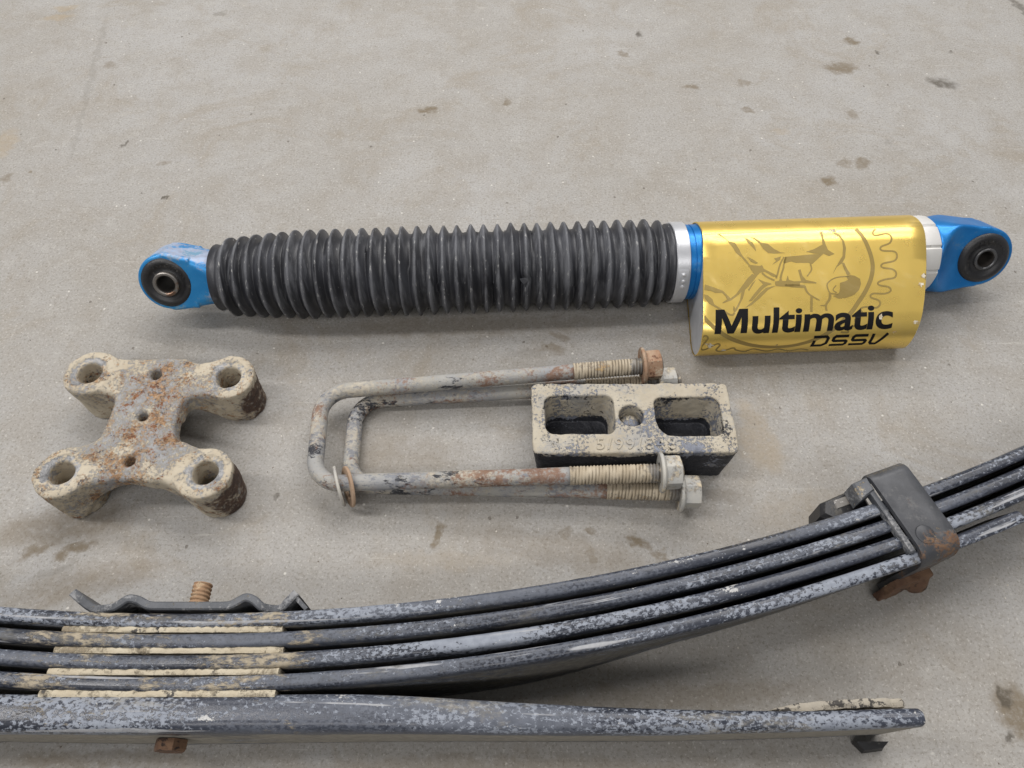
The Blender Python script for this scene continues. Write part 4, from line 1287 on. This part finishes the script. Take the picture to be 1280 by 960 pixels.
def leaf_mesh(name, C, thick, mat, rc, seed, mudgain=1.0, face_dust=1.0, parent=None, lean=lambda t: 0.0, trim=None):
    """flat bar on edge: C centre line in plan, thick per station, rolled edges of radius rc"""
    T = np.gradient(C, axis=0); T /= np.linalg.norm(T, axis=1)[:, None]
    N = np.stack([-T[:, 1], T[:, 0]], 1)
    s = np.concatenate([[0], np.cumsum(np.hypot(*np.diff(C, axis=0).T))])
    n = len(C)
    rg = np.random.default_rng(seed)
    V, UV, FL_, MU, ED = [], [], [], [], []
    off = rg.uniform(0, 3000)
    ends = [(0, 0.0, 0.78), (0, 1.2, 0.95)]
    stations = [(0, -1.6, 0.80), (0, -0.8, 0.94)] + [(i, 0, 1) for i in range(n)] + [(n - 1, 0.8, 0.94), (n - 1, 1.6, 0.80)]
    for (i, ext, k) in stations:
        h = thick[i] / 2 * k
        r = min(rc, h * 0.96)
        pr_ = []
        hw = W / 2
        for (sx, sz, a0) in ((1, 1, 0), (-1, 1, 90), (-1, -1, 180), (1, -1, 270)):
            for q in range(7):
                a = R(a0 + q * 15)
                pr_.append((sx * (h - r) + r * math.cos(a), sz * (hw - r) + r * math.sin(a)))
        # extra points down the flats for shading attributes
        full = []
        for j, p in enumerate(pr_):
            full.append(p)
            if j in (13, 27):
                p2 = pr_[(j + 1) % 28]
                for f in (0.12, 0.5, 0.88):
                    full.append((p[0] + (p2[0] - p[0]) * f, p[1] + (p2[1] - p[1]) * f))
        peri = 0
        xw = C[i][0] - 201
        m = math.exp(-(max(0, abs(xw + 201) - 66) / 26.0) ** 2)
        for j, (a, z) in enumerate(full):
            if j:
                peri += math.hypot(a - full[j - 1][0], z - full[j - 1][1])
            c = C[i] + T[i] * ext + N[i] * a
            zz = z + W / 2
            if trim:
                f_ = min(1, max(0, (abs(C[i][0]) - trim + 62) / 62))
                zz = zz + (0.45 * f_ * W) * (1 - zz / W) - 3 * f_ ** 3 * zz / W
            c = c + N[i] * lean(C[i][0]) * (1 - zz / W)
            V.append((c[0], c[1], zz))
            UV.append((s[i] + ext + off, peri + off * 0.37))
            FL_.append(face_dust if abs(z) < hw - r - 0.5 else 0.0)
            ED.append(1.0 if abs(z) > hw - r * 0.6 else 0.0)
            MU.append(m * mudgain * (1.0 if abs(a) > h * 0.3 or z < 0 else 0.45))
    npf = len(full)
    F = grid_faces(len(stations), npf)
    F = F + [tuple(range(npf))[::-1], tuple(range((len(stations) - 1) * npf, len(stations) * npf))]
    V = np.array(V)
    V += rg.normal(size=V.shape) * 0.05
    V[:, 2] = np.maximum(V[:, 2], 0)
    return mesh(name, V, F, mat, parent, uv=np.array(UV), attrs={'flat': FL_, 'mud': MU, 'edge': ED}, sharp=50)


def lean_pack(t):
    t = abs(t)
    q = min(1, max(0, (t - 190) / 140)); q = q * q * (3 - 2 * q)
    return 8.0 * q + 5.0 * min(1, max(0, (t - 330) / 190))


for k, (t0, t1) in enumerate(((-640, 640), (-625, 625), (-600, 600), (-519, 519))):
    C = leaf_path(k, t0, t1)
    leaf_mesh('leaf', C, np.full(len(C), 8.3), 'leaf', 2.9, 20 + k, parent=LS, lean=lean_pack, trim=519 if k == 3 else None)

ox = np.array([0, 120, 183, 219, 273, 318, 362, 390, 429.0])
of_ = np.array([80.2, 80.9, 77.4, 75.2, 73.0, 72.0, 71.4, 71.8, 73.3])
on_ = np.array([60.0, 60.4, 59.8, 59.4, 59.3, 59.8, 60.9, 61.8, 63.6])
tg = np.arange(-429, 430, 6.5)
yf = np.interp(np.abs(tg), ox, of_); yn = np.interp(np.abs(tg), ox, on_)
ker = np.ones(9) / 9
sm = lambda y: np.convolve(np.pad(y, 4, mode='edge'), ker, 'valid')
yf, yn = sm(yf), sm(yn)
leaf_mesh('overload_leaf', np.stack([tg, (yf + yn) / 2 - 100], 1), yf - yn, 'overload', 6.5, 31, mudgain=0.5, face_dust=1.0, parent=LS, lean=lambda t: 1.5 + 2.5 * min(1, abs(t) / 250))

# liners between the leaves at the centre
rg = np.random.default_rng(12)
for k in range(4):
    y0 = 118.1 - 12 * k - 1.4 - 0.15
    th = 3.7
    n = 60
    V, a = [], []
    x0, x1 = (-67.5, 66.5) if k else (-67, 64)
    for i in range(n + 1):
        x = x0 + (x1 - x0) * i / n
        zt = 62.1 + rg.normal() * 0.4 + (0.8 if k == 3 else 0)
        for (dy, z) in ((-th / 2, 2), (-th / 2, zt - 0.5), (-th / 5, zt + rg.normal() * .15), (th / 5, zt + 0.1 + rg.normal() * .15), (th / 2, zt - 0.5), (th / 2, 2)):
            V.append((x, y0 - 100 + dy, z))
    F = [f[::-1] for f in grid_faces(n + 1, 6)] + [tuple(range(6)), tuple(range(n * 6, n * 6 + 6))[::-1]]
    mesh('liner', V, F, 'spacer', LS, sharp=60)

# centre bolt
V, F, rt, br = thread_mesh(24, 6.2, 2.6, 0.9)
cb = mesh('centre_bolt', orient(V, (-2.0, 29, 33), (0, 1, 0)), F, 'rustbolt', LS, sharp=None)
V, F, UV = lathe([(0, 10), (1.5, 10.6), (4, 9.6), (5, 7)], 20)
mesh('mud_collar', orient(V, (-2.0, 33, 33), (0, 1, 0)), F, 'spacer', LS)
V, F = [], []
prof = [(0, 9.3), (5.0, 9.3), (6.3, 8.6)]
for x, r_ in prof:
    for j in range(6):
        a = j * math.pi / 3
        V.append((x, r_ * math.cos(a), r_ * math.sin(a)))
F = [f[::-1] for f in grid_faces(3, 6)] + [tuple(range(12, 18))[::-1]]
mesh('bolt_head', orient(V, (3.0, -39.8, 36), (0, -1, 0)), F, 'rust', LS, smooth=False)

# bent sheet bracket along the outer leaf
bp = [(-70, 39.5), (-66, 36.5), (-58.5, 31.6), (-52, 30.6), (-43, 30.6), (-39, 32.6), (-34.5, 35.6), (-28, 34.6), (-21, 31.6), (-12, 31.2), (0, 31.2), (18, 31.2), (28, 31.6), (33, 34.2), (37.5, 36.4), (43, 34.6), (48, 31.0), (54, 30.6), (60, 31.0), (64, 34.6), (68, 39.5)]
C = smooth_path(bp, 5)
T = np.gradient(C, axis=0); T /= np.linalg.norm(T, axis=1)[:, None]
N = np.stack([-T[:, 1], T[:, 0]], 1)
V = []
for i in range(len(C)):
    f = i / (len(C) - 1)
    zt = 60.0 - 6 * math.exp(-((f - 0.12) / 0.06) ** 2) - 5 * math.exp(-((f - 0.86) / 0.05) ** 2)
    for (d, z) in ((-2.5, 6), (-2.5, zt - 0.8), (-1.7, zt), (1.7, zt), (2.5, zt - 0.8), (2.5, 6)):
        c = C[i] + N[i] * d
        V.append((c[0], c[1], z))
n = len(C)
br_ = mesh('sheet_bracket', V, [f[::-1] for f in grid_faces(n, 6)] + [tuple(range(6)), tuple(range((n - 1) * 6, n * 6))[::-1]], 'bracket', LS, sharp=40)
mesh('gusset', [(67, 39, 59), (76.5, 30.2, 59), (76.5, 30.2, 10), (67, 39, 10), (65.2, 37.4, 58), (74.5, 28.7, 58), (74.5, 28.7, 10), (65.2, 37.4, 10)],
     [(0, 1, 2, 3), (7, 6, 5, 4), (0, 4, 5, 1), (1, 5, 6, 2), (2, 6, 7, 3), (3, 7, 4, 0)], 'bracket', br_, smooth=False)

# rebound clip: strap bent over the stack
CX, CY = 266.0, 172.0                # a point over the lowest leaf
sl = 0.345
tv = np.array([math.cos(sl), math.sin(sl)]); nv = np.array([-math.sin(sl), math.cos(sl)])
org2 = np.array([CX + 201, CY - 100])
pathc = [(49, 58.5), (49.5, 64.5), (46.5, 67.8), (41, 68.4), (20, 68.4), (4, 68.4), (-4, 67.6), (-8.6, 64.0), (-10.4, 58), (-10.2, 50), (-8.4, 26), (-7.0, 4)]
PC = smooth_path(pathc, 6)
Tc = np.gradient(PC, axis=0); Tc /= np.linalg.norm(Tc, axis=1)[:, None]
Nc = np.stack([-Tc[:, 1], Tc[:, 0]], 1)
V, RU = [], []
hw = 14.2
for i, p in enumerate(PC):
    f = i / (len(PC) - 1)
    wd = hw - 0.0
    # rounded far corners of the strap
    for (e, d) in ((-wd, -1.9), (-wd + 0.8, -2.4), (-wd * 0.5, -2.4), (0, -2.4), (wd * 0.5, -2.4), (wd - 0.8, -2.4), (wd, -1.9), (wd, 1.4), (wd - 0.8, 2.0), (-wd + 0.8, 2.0), (-wd, 1.4)):
        q = p + Nc[i] * d
        c = org2 + nv * q[0] + tv * e
        V.append((c[0], c[1], q[1]))
        RU.append(np.clip((14 - q[0]) / 22, 0, 1) * 0.9 + 0.12)
n = len(PC)
k11 = 11
clip = mesh('rebound_clip', V, grid_faces(n, k11) + [tuple(range(k11))[::-1], tuple(range((n - 1) * k11, n * k11))], 'clip', LS, attrs={'rust': RU}, sharp=40)


def cl_pt(n_, e, z):
    c = org2 + nv * n_ + tv * e
    return (c[0], c[1], z)


def prism(name, pts, z0, z1, mat, parent, ch=0.8, attrs=None):
    """plan outline in clip coordinates (across leaves, along leaves), chamfered top"""
    n_ = len(pts)
    cen = np.mean(pts, 0)
    V = [cl_pt(a, b, z0) for a, b in pts] + [cl_pt(a, b, z1 - ch) for a, b in pts]
    for a, b in pts:
        v = cen - np.array([a, b]); v = v / (np.linalg.norm(v) + 1e-9) * ch
        V.append(cl_pt(a + v[0], b + v[1], z1))
    F = []
    for r in range(2):
        for i in range(n_):
            j = (i + 1) % n_
            F.append((r * n_ + i, r * n_ + j, (r + 1) * n_ + j, (r + 1) * n_ + i))
    F.append(tuple(range(2 * n_, 3 * n_)))
    F.append(tuple(range(n_))[::-1])
    A = np.array([V[i] for i in range(n_)])
    area = sum(A[i][0] * A[(i + 1) % n_][1] - A[(i + 1) % n_][0] * A[i][1] for i in range(n_))
    if area < 0:
        F = [f[::-1] for f in F]
    return mesh(name, V, F, mat, parent, smooth=False, attrs=attrs)


z12 = {'rust': [0.0] * 12}
prism('clip_liner', [(-4, -18.6), (42, -18.6), (42, -15.0), (-4, -15.0)], 61.5, 66.8, 'bracket', clip)
prism('clip_wing', [(37, -27), (49, -26), (50, -14), (40, -14.4)], 53, 68.0, 'bracket', clip, 1.5)
# rusty base and rivets on the outer face of the pack
def base_fn(X, Y, Z):
    # X along the leaf, Y across (towards the viewer is negative), Z up
    s = np.maximum(box2(X, Z, -3, 17, 20 - 0.18 * (Z - 3), 14, 5), np.abs(Y + 12.6) - 3.2)
    s = smin(s, np.hypot(np.hypot(X - 2, Z - 20), (Y + 13.8) * 1.1) - 8.8, 2.5)
    return s + 1.6 * value_noise(X + 99, Y + 99, Z + 99, 6, 41) + 0.9 * value_noise(X + 99, Y + 99, Z + 99, 2.5, 42)


V, F = surface(base_fn, (-28, -30, 0), (24, -10, 36), 0.8)
mesh('clip_base', [cl_pt(y, x, z) for x, y, z in V], F, 'rust', clip, sharp=None)
V, F, UV = lathe([(0, 6.4), (0.7, 6.0), (1.5, 4.2), (1.9, 0.2)], 24)
mesh('rivet', orient(V, cl_pt(2.5, -5.5, 70.6), (-nv[0] * 0.12, -nv[1] * 0.12, 1), (1, 0, 0)), F, 'clip', clip, attrs={'rust': [0.9] * len(V)})

# rubber stop beside the main leaf
stop = prism('rubber_stop', [(35.5, -44), (41, -48), (49, -43), (50.5, -17), (46, -11), (35.5, -12)], 26, 51, 'rubber', LS, 3.0)
prism('insert', [(41, -36), (47, -35), (47, -16), (41, -17)], 48, 51.6, 'insert', stop, 0.6)

# wear pad on the tip of the overload leaf
bp = [(352, -25.5), (372, -23.8), (395, -22.2), (415, -21.4), (430, -21.6)]
C = smooth_path(bp, 6)
V = []
for i, c in enumerate(C):
    zt = 47 + 1.5 * math.sin(i * 1.7)
    hw_ = 2.4 * min(1, (i + 1) / 6)
    for (d, z) in ((-hw_, 2), (-hw_, zt - 1), (0, zt), (hw_, zt - 1.6), (hw_, 2)):
        V.append((c[0], c[1] + d, z))
n = len(C)
pad_ = mesh('wear_pad', V, [f[::-1] for f in grid_faces(n, 5)] + [tuple(range(5)), tuple(range((n - 1) * 5, n * 5))[::-1]], 'pad', LS, sharp=50)
mesh('pad_tab', [(413, -37.2, 1), (433, -37.2, 1), (431, -41.5, 1), (418, -43.0, 1), (413, -37.2, 9), (433, -37.2, 9), (430, -40.5, 6), (418, -41.8, 6)],
     [(3, 2, 1, 0), (4, 5, 6, 7), (0, 1, 5, 4), (1, 2, 6, 5), (2, 3, 7, 6), (3, 0, 4, 7)], 'rubber', LS, smooth=False)
